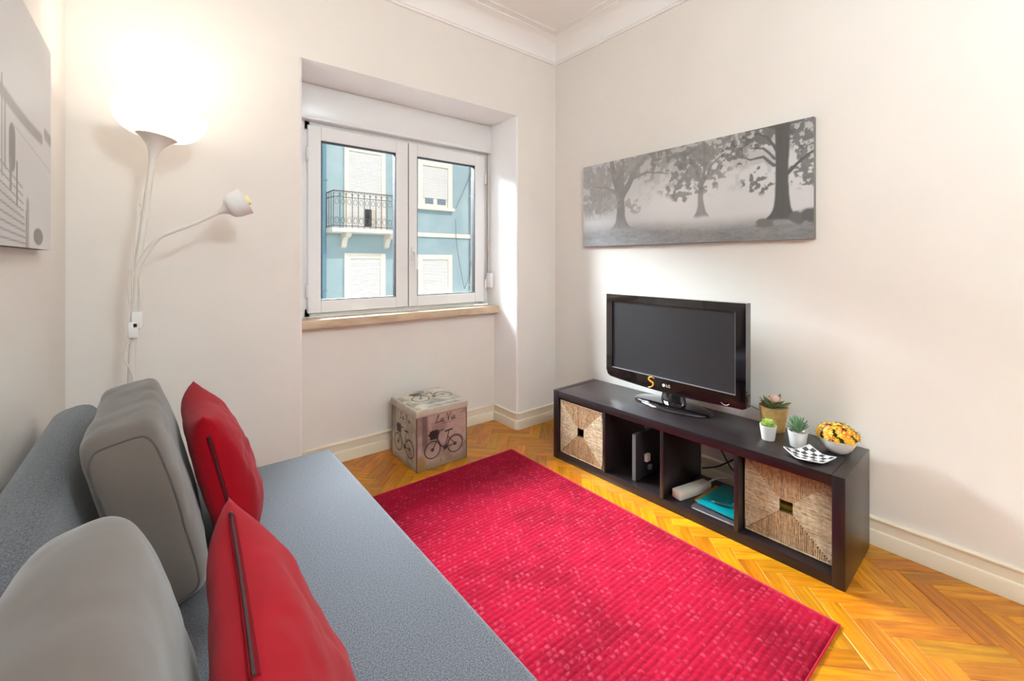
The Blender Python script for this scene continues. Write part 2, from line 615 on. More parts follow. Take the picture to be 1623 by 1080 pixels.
def sash(x0, x1, g0, g1):
    s = empty('sash'); s.parent = win
    z0, z1, gz0, gz1 = 0.892, 2.012, 0.966, 1.928
    bm = bmesh.new()
    for lo, hi in (((x0, z0), (g0, z1)), ((g1, z0), (x1, z1)), ((g0, gz1), (g1, z1)), ((g0, z0), (g1, gz0))):
        wb(bm, (lo[0], 2.765, lo[1]), (hi[0], 2.815, hi[1]), 0.004)
    from_bm('sash_frame', bm, M_UPVC, s, auto=30)
    bm = bmesh.new()
    e = 0.005
    for lo, hi in (((g0, gz0), (g0 + e, gz1)), ((g1 - e, gz0), (g1, gz1)), ((g0 + e, gz1 - e), (g1 - e, gz1)), ((g0 + e, gz0), (g1 - e, gz0 + e))):
        wb(bm, (lo[0], 2.772, lo[1]), (hi[0], 2.812, hi[1]), 0.0)
    from_bm('glazing_seal', bm, M_BLACKSEAL, s)
    wbox('pane', (g0 + e, 2.794, gz0 + e), (g1 - e, 2.798, gz1 - e), M_GLASS, s, 0)
    return s
s1 = sash(0.676, 1.313, 0.750, 1.227)
s2 = sash(1.319, 1.946, 1.381, 1.861)
wbox('meeting_seal', (1.3135, 2.772, 0.90), (1.3185, 2.81, 2.008), M_BLACKSEAL, s1, 0)
bm = bmesh.new()
add_box(bm, (1.335 - wx, 2.752 - YB, 1.21 - wz), (1.362 - wx, 2.766 - YB, 1.30 - wz), 0.004)
add_tube(bm, [(1.348 - wx, 2.756 - YB, 1.262 - wz), (1.348 - wx, 2.73 - YB, 1.262 - wz), (1.350 - wx, 2.722 - YB, 1.25 - wz), (1.353 - wx, 2.72 - YB, 1.15 - wz)], 0.009, 8)
from_bm('handle', bm, M_UPVC, s2, auto=40)
for z in (0.99, 1.80):
    bm = bmesh.new()
    add_tube(bm, [(0.672 - wx, 2.757 - YB, z - wz), (0.672 - wx, 2.757 - YB, z + 0.075 - wz)], 0.008, 8)
    from_bm('hinge', bm, M_UPVC, s1, auto=40)
    bm = bmesh.new()
    add_tube(bm, [(1.950 - wx, 2.757 - YB, z - wz), (1.950 - wx, 2.757 - YB, z + 0.075 - wz)], 0.008, 8)
    from_bm('hinge', bm, M_UPVC, s2, auto=40)
# shutter strap winder on the jamb
M_STRAP = mat('grey_webbing', srgb(205, 200, 192), 0.8)
wbox('shutter_strap', (1.968, 2.752, 1.09), (1.984, 2.755, 2.04), M_STRAP, win, 0)
wbox('strap_winder', (1.955, 2.70, 1.00), (1.990, 2.765, 1.115), M_UPVC, win, 0.012)
bm = bmesh.new()
add_box(bm, (RX0 + 0.001 - wx, 2.635 - YB, 0.815 - wz), (RX1 - 0.001 - wx, 2.80 - YB, 0.868 - wz), 0.007, 3)
from_bm('window_sill', bm, M_STONE, win, auto=40)

# ------------------------------------------------------------------ the street outside
M_ASPH = mat('asphalt', srgb(120, 120, 118), 0.9, var=0.1, vscale=20)
M_PAVE = mat('pale_paving', srgb(200, 192, 180), 0.85, var=0.08, vscale=12)
structure(box('street', (-30, 3.2, -4.3), (36, 12.5, -4.2), M_ASPH))
structure(box('pavement', (-30, 10.9, -4.2), (36, 12.5, -4.08), M_PAVE))
structure(box('pavement_near', (-30, 3.2, -4.2), (36, 4.6, -4.08), M_PAVE))

M_FAC = mat('blue_tile_render', srgb(142, 166, 170), 0.8, color2=srgb(160, 180, 182), vscale=1.2, bump=0.3, bscale=40, bdist=0.01)
M_FWHITE = mat('white_masonry', srgb(224, 216, 200), 0.7, var=0.03, vscale=3)
M_FSHUT = mat('white_roller_shutter', srgb(228, 226, 220), 0.5)
M_IRON = mat('weathered_iron', srgb(92, 92, 88), 0.6, var=0.2, vscale=20)
M_DARK = mat('dark_opening', srgb(40, 44, 44), 0.8)
M_PIPE = mat('blue_grey_pipe', srgb(96, 132, 146), 0.6)
FY = 12.5
b = empty('apartment_building', (5.9, FY, -4.2))
tag(b, 'pale blue apartment building with white window surrounds across the street', 'building')
def F(name, lo, hi, m, parent=b, bev=0.0):
    o = (5.9, FY, -4.2)
    if parent is not b:
        pass
    return box(name, tuple(lo[i] - o[i] for i in range(3)), tuple(hi[i] - o[i] for i in range(3)), m, parent, bev)
F('facade', (-4.0, FY, -4.2), (15.8, FY + 6, 5.2), M_FAC)
F('roof_parapet', (-4.1, FY - 0.25, 5.2), (15.9, FY + 6, 5.6), M_FWHITE)
for z in (-0.93, 2.05):
    F('string_course', (-4.0, FY - 0.05, z - 0.065), (15.8, FY, z + 0.065), M_FWHITE)

def slat_shutter(bm, x0, x1, z0, z1, y0, n):
    h = (z1 - z0) / n
    for i in range(n):
        za, zb = z0 + i * h, z0 + (i + 0.92) * h
        add_prism(bm, [(y0, za), (y0 - 0.014, za + h * 0.3), (y0 - 0.014, zb - h * 0.2), (y0, zb), (y0 + 0.01, zb), (y0 + 0.01, za)], 'x', x0, x1)

def fac_window(x0, x1, z0, z1, sill=True, shut_bottom=None, fr=0.17):
    """a stone surround with a roller shutter behind"""
    ox_, oy_, oz_ = 5.9, FY, -4.2
    w = empty('window', ((x0 + x1) / 2 - ox_, 0, z0 - oz_)); w.parent = b
    cx_ = (x0 + x1) / 2
    def L_(lo, hi): return (lo[0] - cx_, lo[1] - oy_, lo[2] - z0), (hi[0] - cx_, hi[1] - oy_, hi[2] - z0)
    bm = bmesh.new()
    for lo, hi in (((x0, FY - 0.06, z0), (x0 + fr, FY + 0.02, z1)), ((x1 - fr, FY - 0.06, z0), (x1, FY + 0.02, z1)), ((x0 + fr, FY - 0.06, z1 - fr), (x1 - fr, FY + 0.02, z1))):
        add_box(bm, *L_(lo, hi), 0.008, 1)
    from_bm('stone_surround', bm, M_FWHITE, w)
    if sill:
        box('stone_sill', *L_((x0 - 0.05, FY - 0.13, z0 - 0.10), (x1 + 0.05, FY + 0.02, z0)), M_FWHITE, w, 0.01)
    zs = z0 if shut_bottom is None else shut_bottom
    bm = bmesh.new()
    slat_shutter(bm, x0 + fr - cx_, x1 - fr - cx_, zs - z0, z1 - fr - z0, -0.018, max(4, int((z1 - zs) / 0.055)))
    from_bm('roller_shutter', bm, M_FSHUT, w)
    if shut_bottom is not None:
        box('reveal', *L_((x0 + fr, FY - 0.004, z0), (x1 - fr, FY + 0.01, zs)), M_FWHITE, w)
        mid = (x0 + x1) / 2
        for a_, c_ in ((x0 + fr + 0.1, mid - 0.06), (mid + 0.08, x1 - fr - 0.06)):
            box('pane', *L_((a_, FY - 0.012, z0 + 0.1), (c_, FY - 0.003, zs)), M_PANE, w)
    return w
M_PANE = mat('far_window_pane', srgb(112, 128, 140), 0.1)

def balcony(x0, x1, z):
    ox_, oz_ = 5.9, -4.2
    g = empty('balcony', ((x0 + x1) / 2 - ox_, 0, z - oz_)); g.parent = b
    w = (x1 - x0) / 2; D = 0.62
    box('slab', (-w - 0.05, -D - 0.06, -0.11), (w + 0.05, 0, 0.0), M_FWHITE, g, 0.02)
    for sx in (-0.62, 0.62):
        bm = bmesh.new()
        add_prism(bm, [(0, -0.11), (-0.5, -0.11), (-0.5, -0.19), (-0.38, -0.24), (-0.24, -0.25), (-0.16, -0.34), (-0.10, -0.48), (0, -0.52)], 'x', sx - 0.07, sx + 0.07)
        from_bm('bracket', bm, M_FWHITE, g)
    # railings: top and bottom rails, bars, scrolls
    H_ = 0.98
    bm = bmesh.new()
    for zz in (0.06, H_ - 0.16, H_):
        add_tube(bm, [(-w, -0.01, zz), (-w, -D, zz), (w, -D, zz), (w, -0.01, zz)], 0.016 if zz > 0.9 else 0.010, 6)
    from_bm('rail', bm, M_IRON, g)
    n = 13
    sp = 2 * w / n
    bar_bm = bmesh.new()
    add_tube(bar_bm, [(0, 0, 0.0), (0, 0, H_)], 0.010, 6)
    bar_me = bpy.data.meshes.new('railing_bar'); bar_bm.to_mesh(bar_me); bar_bm.free(); bar_me.materials.append(M_IRON)
    for i in range(n + 1):
        o = bpy.data.objects.new('railing_bar', bar_me); COL.objects.link(o); o.parent = g; o.location = (-w + i * sp, -D, 0)
    for sx in (-w, w):
        for yy in (-0.02, -0.22, -0.42):
            o = bpy.data.objects.new('railing_bar', bar_me); COL.objects.link(o); o.parent = g; o.location = (sx, yy, 0)
    for kind_ in range(3):
        sb = bmesh.new()
        if kind_ < 2:
            cz, r_ = ((0.20, 0.055), (0.70, 0.05))[kind_]
            add_tube(sb, [(r_ * math.cos(t * PI / 6), 0, cz + r_ * 1.5 * math.sin(t * PI / 6)) for t in range(12)], 0.006, 5, closed=True)
        else:
            add_tube(sb, [(sp / 2 * math.cos(PI * t / 8), 0, H_ - 0.16 + 0.13 * math.sin(PI * t / 8)) for t in range(9)], 0.006, 5)
        sc_me = bpy.data.meshes.new('scroll'); sb.to_mesh(sc_me); sb.free(); sc_me.materials.append(M_IRON)
        for i in range(n):
            o = bpy.data.objects.new('scroll', sc_me); COL.objects.link(o); o.parent = g; o.location = (-w + (i + 0.5) * sp, -D, 0)
    return g

# balcony door and its neighbours (upper floor), windows of the floor below
for cx_ in (4.59,):
    fac_window(cx_ - 0.60, cx_ + 0.60, 2.12, 4.45, sill=False, fr=0.13)
    balcony(cx_ - 1.06, cx_ + 1.06, 2.10)
fac_window(6.235, 7.475, 2.94, 4.40, shut_bottom=3.22)
fac_window(3.99, 5.19, -0.10, 1.44, fr=0.16)
fac_window(6.24, 7.47, -0.10, 1.42, fr=0.16)
for cx_ in (1.9, 9.7, 12.0):
    fac_window(cx_ - 0.6, cx_ + 0.6, 2.94, 4.40); fac_window(cx_ - 0.6, cx_ + 0.6, -0.10, 1.42)
box('ventilation_opening', (4.58 - 5.9, -0.06, 2.22 + 4.2), (4.76 - 5.9, -0.028, 2.71 + 4.2), M_DARK, b)
box('ventilation_cover', (4.76 - 5.9, -0.08, 2.22 + 4.2), (4.90 - 5.9, -0.028, 2.71 + 4.2), mat('beige_cover', srgb(200, 190, 172), 0.7), b)
for x_, m_, r_ in ((3.44, M_PIPE, 0.06), (8.22, M_FWHITE, 0.05)):
    dp = tube('downpipe', [(x_ - 5.9, -0.075, 0.1), (x_ - 5.9, -0.075, 9.3)], r_, m_, b, 10)
    for z in (0.9, 2.4, 4.0, 5.5, 7.0, 8.3):
        box('pipe_clip', (x_ - 5.9 - r_ - 0.015, -0.09 - r_, z + 0.6), (x_ - 5.9 + r_ + 0.015, 0.0, z + 0.63), m_, dp)
def wire(pts):
    tube('facade_cable', [(p[0] - 5.9, p[1], p[2] + 4.2) for p in catmull(pts, 6)], 0.008, M_IRON, b, 5)
wire([(3.4, -0.1, 2.95), (3.6, -0.12, 2.95), (3.85, -0.3, 3.02)])
wire([(8.2, -0.08, 4.25), (7.9, -0.1, 3.6), (7.55, -0.14, 2.95)])
wire([(7.56, -0.1, 2.6), (7.62, -0.1, 1.7), (7.9, -0.1, 0.3)])
wire([(8.2, -0.08, 1.5), (8.12, -0.08, 0.8), (7.92, -0.1, 0.3)])

# ================================================================== furniture
# ------------------------------------------------------------------ rug
def rug_mat():
    m = bpy.data.materials.new('red_chenille')
    m.use_nodes = True
    N, L = m.node_tree.nodes, m.node_tree.links
    b_ = N['Principled BSDF']
    tc = N.new('ShaderNodeTexCoord')
    nz = N.new('ShaderNodeTexNoise'); nz.inputs['Scale'].default_value = 130; nz.inputs['Detail'].default_value = 3
    mp = N.new('ShaderNodeMapping'); mp.inputs['Scale'].default_value = (1.0, 0.45, 1)
    L.new(tc.outputs['Object'], mp.inputs['Vector']); L.new(mp.outputs[0], nz.inputs['Vector'])
    mr = N.new('ShaderNodeMapRange'); mr.inputs['To Min'].default_value = 0.82; mr.inputs['To Max'].default_value = 1.14
    L.new(nz.outputs['Fac'], mr.inputs['Value'])
    ia = N.new('ShaderNodeAttribute'); ia.attribute_name = 'ink'
    hs = N.new('ShaderNodeHueSaturation'); L.new(ia.outputs['Color'], hs.inputs['Color']); L.new(mr.outputs[0], hs.inputs['Value'])
    L.new(hs.outputs[0], b_.inputs['Base Color'])
    b_.inputs['Roughness'].default_value = 0.95
    b_.inputs['Specular IOR Level'].default_value = 0.1
    b_.inputs['Sheen Weight'].default_value = 0.12
    b_.inputs['Sheen Tint'].default_value = srgb(255, 120, 140)
    bp = N.new('ShaderNodeBump'); bp.inputs['Strength'].default_value = 0.6; bp.inputs['Distance'].default_value = 0.003
    L.new(nz.outputs['Fac'], bp.inputs['Height']); L.new(bp.outputs[0], b_.inputs['Normal'])
    return m
RUGX0, RUGX1, RUGY0, RUGY1 = 0.54, 1.742, 0.449, 2.176
rug = tag(empty('rug', ((RUGX0 + RUGX1) / 2, (RUGY0 + RUGY1) / 2, 0)), 'rectangular crimson red rug with ribbed pile on the parquet', 'rug')
rw, rl = (RUGX1 - RUGX0) / 2, (RUGY1 - RUGY0) / 2
# ribbed pile: rows of small humps running across the rug
nx, ny = 300, 430
xs = np.linspace(-rw, rw, nx); ys = np.linspace(-rl, rl, ny)
X, Y = np.meshgrid(xs, ys)
pitch = 0.021
row = np.floor(Y / pitch)
ph = (Y / pitch - row)
hump = np.abs(np.sin(PI * ph)) ** 0.6
cross = 0.5 + 0.5 * np.sin(2 * PI * (X / 0.024 + 0.5 * (row % 2)))
Z = 0.0065 + 0.0026 * hump + 0.0012 * cross * hump + 0.0012 * (fbm(X * 60 + 50, Y * 60 + 50, 2, 3) - 0.5)
edge = np.minimum(np.minimum(rw - np.abs(X), rl - np.abs(Y)) / 0.012, 1)
Z = Z * (0.45 + 0.55 * edge)
co = np.stack([X, Y, Z], -1).reshape(-1, 3).tolist()
idx = np.arange(nx * ny).reshape(ny, nx)
fc = np.stack([idx[:-1, :-1], idx[:-1, 1:], idx[1:, 1:], idx[1:, :-1]], -1).reshape(-1, 4).tolist()
rim = list(idx[0, :]) + list(idx[1:, -1]) + list(idx[-1, -2::-1]) + list(idx[-2:0:-1, 0])
base0 = len(co)
for i in rim:
    co.append([co[i][0], co[i][1], 0.0])
nR = len(rim)
for i in range(nR):
    fc.append([int(rim[i]), base0 + i, base0 + (i + 1) % nR, int(rim[(i + 1) % nR])])
fc.append([base0 + i for i in range(nR)][::-1])
me = bpy.data.meshes.new('pile'); me.from_pydata(co, [], fc)
colm = np.floor(X / 0.024 + 0.5 * (row % 2)).astype(np.int64)
rr_ = vnoise(colm * 7.0 + 900, row * 13.0 + 900, 77)
fl_ = sstep(0.25, 0.95, rr_) * sstep(0.35, 0.8, hump) * sstep(0.2, 0.7, cross) * sstep(0.35, 0.6, fbm(X * 90 + 90, Y * 120 + 90, 2, 6))
blotch = fbm(X * 5 + 20, Y * 5 + 20, 4, 31)
c0 = np.array(srgb(112, 0, 24)[:3]); c1 = np.array(srgb(148, 6, 38)[:3]); c2 = np.array(srgb(186, 76, 98)[:3])
kb = (0.5 + 1.8 * (blotch - 0.5) + 0.5 * (hump - 0.5) + 0.5 * (fbm(X * 30 + 9, Y * 70 + 9, 2, 41) - 0.5))
kb = np.clip(kb, 0, 1)[..., None]
ink = c0 * (1 - kb) + c1 * kb
ink = ink * (1 - 0.38 * fl_[..., None]) + c2 * 0.38 * fl_[..., None]
ink = np.concatenate([ink.reshape(-1, 3), np.tile(c0, (nR, 1))])
at = me.attributes.new('ink', 'FLOAT_COLOR', 'POINT')
at.data.foreach_set('color', np.concatenate([ink, np.ones((len(ink), 1))], 1).astype(np.float32).ravel())
M_RUG = rug_mat()
mesh_obj('pile', me, M_RUG, rug, smooth=True)
M_RUGEDGE = mat('red_binding', srgb(190, 10, 52), 0.9)
rb = bmesh.new()
add_tube(rb, [(-rw, -rl, 0.004), (rw, -rl, 0.004), (rw, rl, 0.004), (-rw, rl, 0.004)], 0.004, 6, closed=True)
from_bm('binding', rb, M_RUGEDGE, rug)

# ------------------------------------------------------------------ sofa
def melange(name, c1, c2, scale=340, rough=0.95):
    return mat(name, srgb(*c1), rough, color2=srgb(*c2), vscale=scale, bump=0.5, bscale=700, spec=0.15, sheen=0.25, detail=3, bdist=0.001)
M_SOFA = melange('grey_melange_wool', (50, 52, 57), (116, 119, 126))
M_GREY = mat('grey_cotton', srgb(100, 91, 85), 0.92, var=0.05, vscale=5, bump=0.15, bscale=900, spec=0.15, sheen=0.3, bdist=0.0006)
M_GREYPIPE = mat('grey_cotton_piping', srgb(78, 74, 71), 0.9)
M_RED = mat('red_cotton', srgb(146, 5, 22), 0.9, var=0.06, vscale=6, bump=0.15, bscale=900, spec=0.12, sheen=0.06, bdist=0.0006)
M_ZIP = mat('dark_red_zip_tape', srgb(112, 12, 20), 0.9, spec=0.1)
M_ZIPTEETH = mat('brown_zip_teeth', srgb(50, 18, 18), 0.7)
M_BLACKMET = mat('black_metal', srgb(26, 26, 28), 0.4, 0.5)

SY0, SY1 = 0.02, 1.965
SX1 = 0.572
SEAT_Z = 0.40
sofa = tag(empty('sofa_bed', (0.15, (SY0 + SY1) / 2, 0)), 'grey fabric sofa bed with a wide flat seat against the wall', 'sofa')
def soft_slab(name, poly, y0, y1, m, parent, r=0.035, off=(0, 0, 0)):
    """closed x-z outline extruded along y, all edges rounded"""
    bm = bmesh.new()
    add_prism(bm, [(p[0] - off[0], p[1] - off[2]) for p in poly], 'y', y0 - off[1], y1 - off[1])
    bmesh.ops.bevel(bm, geom=list(bm.edges), offset=r, segments=5, affect='EDGES', profile=0.5)
    return from_bm(name, bm, m, parent, auto=40)
soff = (0.15, (SY0 + SY1) / 2, 0)
soft_slab('seat', [(-0.015, 0.215), (SX1, 0.215), (SX1, SEAT_Z), (-0.015, SEAT_Z)], SY0, SY1, M_SOFA, sofa, 0.022, soff)
soft_slab('backrest', [(-0.155, 0.235), (-0.05, 0.235), (-0.160, 0.765), (-0.272, 0.735)], SY0 + 0.01, SY1 - 0.02, M_SOFA, sofa, 0.045, soff)
bm = bmesh.new()
for y in (SY0 + 0.3, SY1 - 0.3):
    add_box(bm, (-0.10 - soff[0], y - 0.02 - soff[1], 0.16), (SX1 - 0.08 - soff[0], y + 0.02 - soff[1], 0.214), 0.003)
for x in (-0.08, SX1 - 0.11):
    add_box(bm, (x - soff[0], SY0 + 0.1 - soff[1], 0.165), (x + 0.03 - soff[0], SY1 - 0.1 - soff[1], 0.21), 0.003)
from_bm('frame', bm, M_BLACKMET, sofa)
for x in (-0.06, SX1 - 0.09):
    for y in (SY0 + 0.3, SY1 - 0.3):
        zb = 0.0105 if x > 0.3 else 0.0
        tube('leg', [(x - soff[0], y - soff[1], zb), (x - soff[0], y - soff[1], 0.175)], [0.016, 0.02], M_BLACKMET, sofa, 12)

# ------------------------------------------------------------------ cushions
def lean_frame(center, theta, yaw=0.0, roll=0.0):
    """local x = width (along room y), local y = height, local z = out of the front"""
    h = Vector((-math.sin(theta), 0, math.cos(theta)))
    n = Vector((math.cos(theta), 0, math.sin(theta)))
    w = h.cross(n)                     # towards +y
    M = Matrix((w, h, n)).transposed().to_4x4()
    M = Matrix.Rotation(yaw, 4, 'Z') @ M @ Matrix.Rotation(roll, 4, 'Z')
    M.translation = Vector(center)
    return M

def scatter_pillow(name, center, theta, w, h, T, seed, zip_edge, label, yaw=0.0, roll=0.0, pinch=0.08, back=1.0):
    M = lean_frame(center, theta, yaw, roll)
    root = tag(empty(name, (0, 0, 0)), label, 'cushion', 'red scatter cushions on the sofa')
    root.matrix_world = M
    n = 56
    u = np.linspace(-1, 1, n)
    U, V = np.meshgrid(u, u)
    def surf(U, V, side):
        x = w / 2 * U * (1 - pinch * (1 - V ** 2) * np.abs(U) ** 2)
        y = h / 2 * V * (1 - pinch * (1 - U ** 2) * np.abs(V) ** 2)
        env = np.clip((1 - np.abs(U) ** 2.6) * (1 - np.abs(V) ** 2.6), 0, 1) ** 0.55
        sag = 1 + 0.14 * (-V)
        wr = (fbm(U * 2.2 + 30 + seed, V * 2.2 + 9 * side + 40, 3, seed) - 0.5)
        edge_ = np.clip(np.maximum(np.abs(U), np.abs(V)), 0, 1) ** 3
        # folds running in from the seams and corners
        ang = np.arctan2(V, U)
        folds = np.sin(ang * 11 + 5 * fbm(U * 1.5 + 11, V * 1.5 + 7, 2, seed + 5)) * edge_ * env
        lim = T / 2 * back
        depth = T / 2 * env * sag if side > 0 else lim * np.tanh(T / 2 * 1.4 * env / lim)
        z = side * depth + side * env ** 0.6 * ((0.030 if side > 0 else 0.014) * wr + (0.007 if side > 0 else 0.002) * folds)
        return x, y, z
    co = []; fc = []
    ids = {}
    def add(i, j, side):
        rim_ = i in (0, n - 1) or j in (0, n - 1)
        key = (i, j, 0 if rim_ else side)
        if key not in ids:
            ids[key] = len(co)
            x, y, z = grids[side]
            co.append((float(x[j, i]), float(y[j, i]), 0.0 if rim_ else float(z[j, i])))
        return ids[key]
    grids = {1: surf(U, V, 1), -1: surf(U, V, -1)}
    for side in (1, -1):
        for j in range(n - 1):
            for i in range(n - 1):
                q = [add(i, j, side), add(i + 1, j, side), add(i + 1, j + 1, side), add(i, j + 1, side)]
                fc.append(q if side == 1 else q[::-1])
    me = bpy.data.meshes.new('cover'); me.from_pydata(co, [], fc)
    mesh_obj('cover', me, M_RED, root, smooth=True)
    # zip along one seam
    def edge_pt(t):
        if zip_edge == 'near':
            U1, V1 = np.array([-1.0]), np.array([t])
        else:
            U1, V1 = np.array([t]), np.array([1.0])
        x, y, z = surf(U1, V1, 1)
        return Vector((float(x[0]), float(y[0]), 0))
    out = Vector((-1, 0, 0)) if zip_edge == 'near' else Vector((0, 1, 0))
    pts = [edge_pt(t) + out * 0.0015 for t in np.linspace(-0.72, 0.74, 26)]
    bmz = bmesh.new()
    rows_ = []
    for p_ in pts:
        rows_.append([bmz.verts.new(p_ + Vector((0, 0, a_)) + out * b__) for a_, b__ in ((-0.0060, -0.006), (-0.0042, 0.0010), (0.0042, 0.0010), (0.0060, -0.006))])
    for A_, B_ in zip(rows_, rows_[1:]):
        for k_ in range(4):
            bmz.faces.new((A_[k_], A_[(k_ + 1) % 4], B_[(k_ + 1) % 4], B_[k_]))
    bmz.faces.new(rows_[0][::-1]); bmz.faces.new(rows_[-1])
    zp = from_bm('zipper', bmz, M_ZIP, root)
    tube('zip_teeth', [p_ + out * 0.0012 for p_ in pts], 0.0019, M_ZIPTEETH, zp, 6)
    bmz = bmesh.new()
    add_box(bmz, tuple(pts[-1] + out * 0.003 - Vector((0.004, 0.004, 0.003))), tuple(pts[-1] + out * 0.003 + Vector((0.004, 0.004, 0.003))), 0.002)
    from_bm('zip_pull', bmz, M_ZIPTEETH, zp)
    return root

def box_cushion(name, center, theta, w, h, T, seed, label, yaw=0.0, roll=0.0, k=7.0, bulge=0.03, piping=True):
    M = lean_frame(center, theta, yaw, roll)
    root = tag(empty(name), label, 'cushion', 'grey back cushions on the sofa')
    root.matrix_world = M
    def shp(P):
        x, y, z = P[..., 0], P[..., 1], P[..., 2]
        nrm = (np.abs(x) ** k + np.abs(y) ** k + np.abs(z) ** k) ** (1 / k)
        x, y, z = x / nrm, y / nrm, z / nrm
        env = np.clip((1 - x ** 4) * (1 - y ** 4), 0, 1)
        zz = z * T / 2 + np.sign(z) * bulge * env * np.abs(z) ** 2
        sidee = np.clip(1 - z ** 2, 0, 1)
        wr = fbm(x * 1.8 + 20 + seed, y * 1.8 + z * 0.7 + 20, 3, seed) - 0.5
        wr2 = fbm(x * 5 + 40 + seed + 2 * y, y * 4 + z * 1.2 + 20, 3, seed + 3) - 0.5
        xx = x * w / 2 * (1 + 0.02 * sidee * (1 - y ** 2)) * (1 - 0.03 * (1 - y ** 2))
        yy = y * h / 2 * (1 + 0.015 * sidee * (1 - x ** 2)) * (1 - 0.045 * (1 - x ** 2) * (y > 0))
        s = 1 + 0.03 * wr
        rim_ = np.abs(z) < 0.95
        return np.stack([xx * s, yy * s + 0.006 * wr2 * (np.abs(y) > 0.7), zz * (1 + 0.18 * wr) + 0.004 * wr2 * env], -1)
    n = 40
    g = np.linspace(-1, 1, n)
    A, B = np.meshgrid(g, g)
    O = np.ones_like(A)
    bm = bmesh.new()
    for P in (np.stack([A, B, O], -1), np.stack([B, A, -O], -1), np.stack([O, A, B], -1), np.stack([-O, B, A], -1), np.stack([B, O, A], -1), np.stack([A, -O, B], -1)):
        Q = shp(P)
        vs = [[bm.verts.new(Q[j, i]) for i in range(n)] for j in range(n)]
        for j in range(n - 1):
            for i in range(n - 1):
                bm.faces.new((vs[j][i], vs[j][i + 1], vs[j + 1][i + 1], vs[j + 1][i]))
    bmesh.ops.remove_doubles(bm, verts=bm.verts, dist=1e-5)
    from_bm('cover', bm, M_GREY, root, smooth=True)
    if piping:
        t = np.linspace(-1, 1, 24)[:-1]
        sq = [(a_, -1) for a_ in t] + [(1, a_) for a_ in t] + [(-a_, 1) for a_ in t] + [(-1, -a_) for a_ in t]
        for zc in (0.94, -0.94):
            P = np.array([[np.sign(zc), 0.93 * b__ / (abs(a_) ** 6 + abs(b__) ** 6) ** (1 / 6), 0.78 * a_ / (abs(a_) ** 6 + abs(b__) ** 6) ** (1 / 6)] for a_, b__ in sq], float)
            Q = shp(P)
            Q = Q * np.array([1.003, 1.0, 1.0])
            tube('piping', [tuple(q) for q in Q], 0.0022, M_GREYPIPE, root, 6, closed=True)
    return root

box_cushion('back_cushion', (-0.020, 1.458, 0.645), math.radians(14), 0.56, 0.44, 0.140, 3,
            'upright grey box cushion with piped seams beside the floor lamp', bulge=0.004)
box_cushion('back_cushion', (-0.040, 0.60, 0.656), math.radians(14), 0.60, 0.45, 0.155, 11,
            'plain taupe grey cushion without piping, leaning on the sofa back', k=3.4, bulge=0.0, piping=False)
scatter_pillow('scatter_cushion', (0.128, 1.530, 0.612), math.radians(13), 0.43, 0.42, 0.175, 5, 'near',
               'red scatter cushion resting against the piped grey cushion near the lamp', back=0.55)
scatter_pillow('scatter_cushion', (0.127, 0.66, 0.602), math.radians(14), 0.46, 0.40, 0.165, 8, 'top',
               'red scatter cushion with its zip along the top, in front of the plain taupe cushion', back=0.62, yaw=-0.05)

# ------------------------------------------------------------------ floor lamp
M_LAMPW = mat('white_lamp_metal', srgb(228, 222, 214), 0.4)
M_LAMPPL = mat('white_lamp_plastic', srgb(238, 238, 236), 0.45)
def shade_mat():
    m = bpy.data.materials.new('lit_opal_plastic')
    m.use_nodes = True
    N, L = m.node_tree.nodes, m.node_tree.links
    b_ = N['Principled BSDF']
    b_.inputs['Base Color'].default_value = (0.95, 0.92, 0.86, 1)
    b_.inputs['Roughness'].default_value = 0.4
    b_.inputs['Emission Color'].default_value = (1.0, 0.92, 0.80, 1)
    b_.inputs['Emission Strength'].default_value = 1.1
    return m
M_SHADE = shade_mat()
LY = 2.135
lamp = tag(empty('floor_lamp', (-0.115, LY, 0)), 'white uplighter floor lamp with a lit bowl shade and a bent reading arm', 'lamp')
lo = Vector((-0.115, LY, 0))
lathe('base', [(0, 0.001), (0.125, 0.001), (0.130, 0.006), (0.128, 0.014), (0.05, 0.026), (0.018, 0.034), (0, 0.034)], M_LAMPW, lamp, 40)
pole = [(-0.115, 0.03), (-0.0935, 0.60), (-0.070, 1.165), (-0.046, 1.38), (-0.0228, 1.60)]
P3 = [Vector((x, LY, z)) - lo for x, z in pole]
tube('pole', P3, 0.0105, M_LAMPW, lamp, 14)
for i in (1, 2, 3):
    d_ = (P3[i + 1] - P3[i]).normalized()
    tube('pole_joint', [P3[i] - d_ * 0.012, P3[i] + d_ * 0.012], 0.0125, M_LAMPW, lamp, 14)
axis = Vector((0.15, 0.0, 1.0)).normalized()
top = P3[-1]
MT = axis_matrix(top, axis)
lathe('shade_holder', [(0, -0.012), (0.012, -0.012), (0.016, 0.01), (0.026, 0.035), (0.046, 0.060), (0.064, 0.072), (0.062, 0.075), (0, 0.062)], M_LAMPW, lamp, 36, MT)
bowl = []
for i in range(13):
    a_ = (PI / 2) * i / 12
    bowl.append((0.060 + 0.087 * math.sin(a_), 0.072 + 0.098 * (1 - math.cos(a_))))
outer = [(0.0, 0.070)] + bowl + [(0.1475, 0.176)]
inner = [(r - 0.003, z + 0.001) for r, z in bowl[::-1]] + [(0, 0.0745)]
lathe('shade', outer + inner, M_SHADE, lamp, 48, MT, auto=60)
M_BULB = bpy.data.materials.new('glowing_bulb'); M_BULB.use_nodes = True
_b = M_BULB.node_tree.nodes['Principled BSDF']; _b.inputs['Emission Color'].default_value = (1, 0.84, 0.6, 1); _b.inputs['Emission Strength'].default_value = 7
lathe('bulb', [(0, 0.078), (0.014, 0.080), (0.014, 0.105), (0.026, 0.128), (0.030, 0.145), (0.024, 0.163), (0.012, 0.172), (0, 0.174)], M_BULB, lamp, 20, MT)
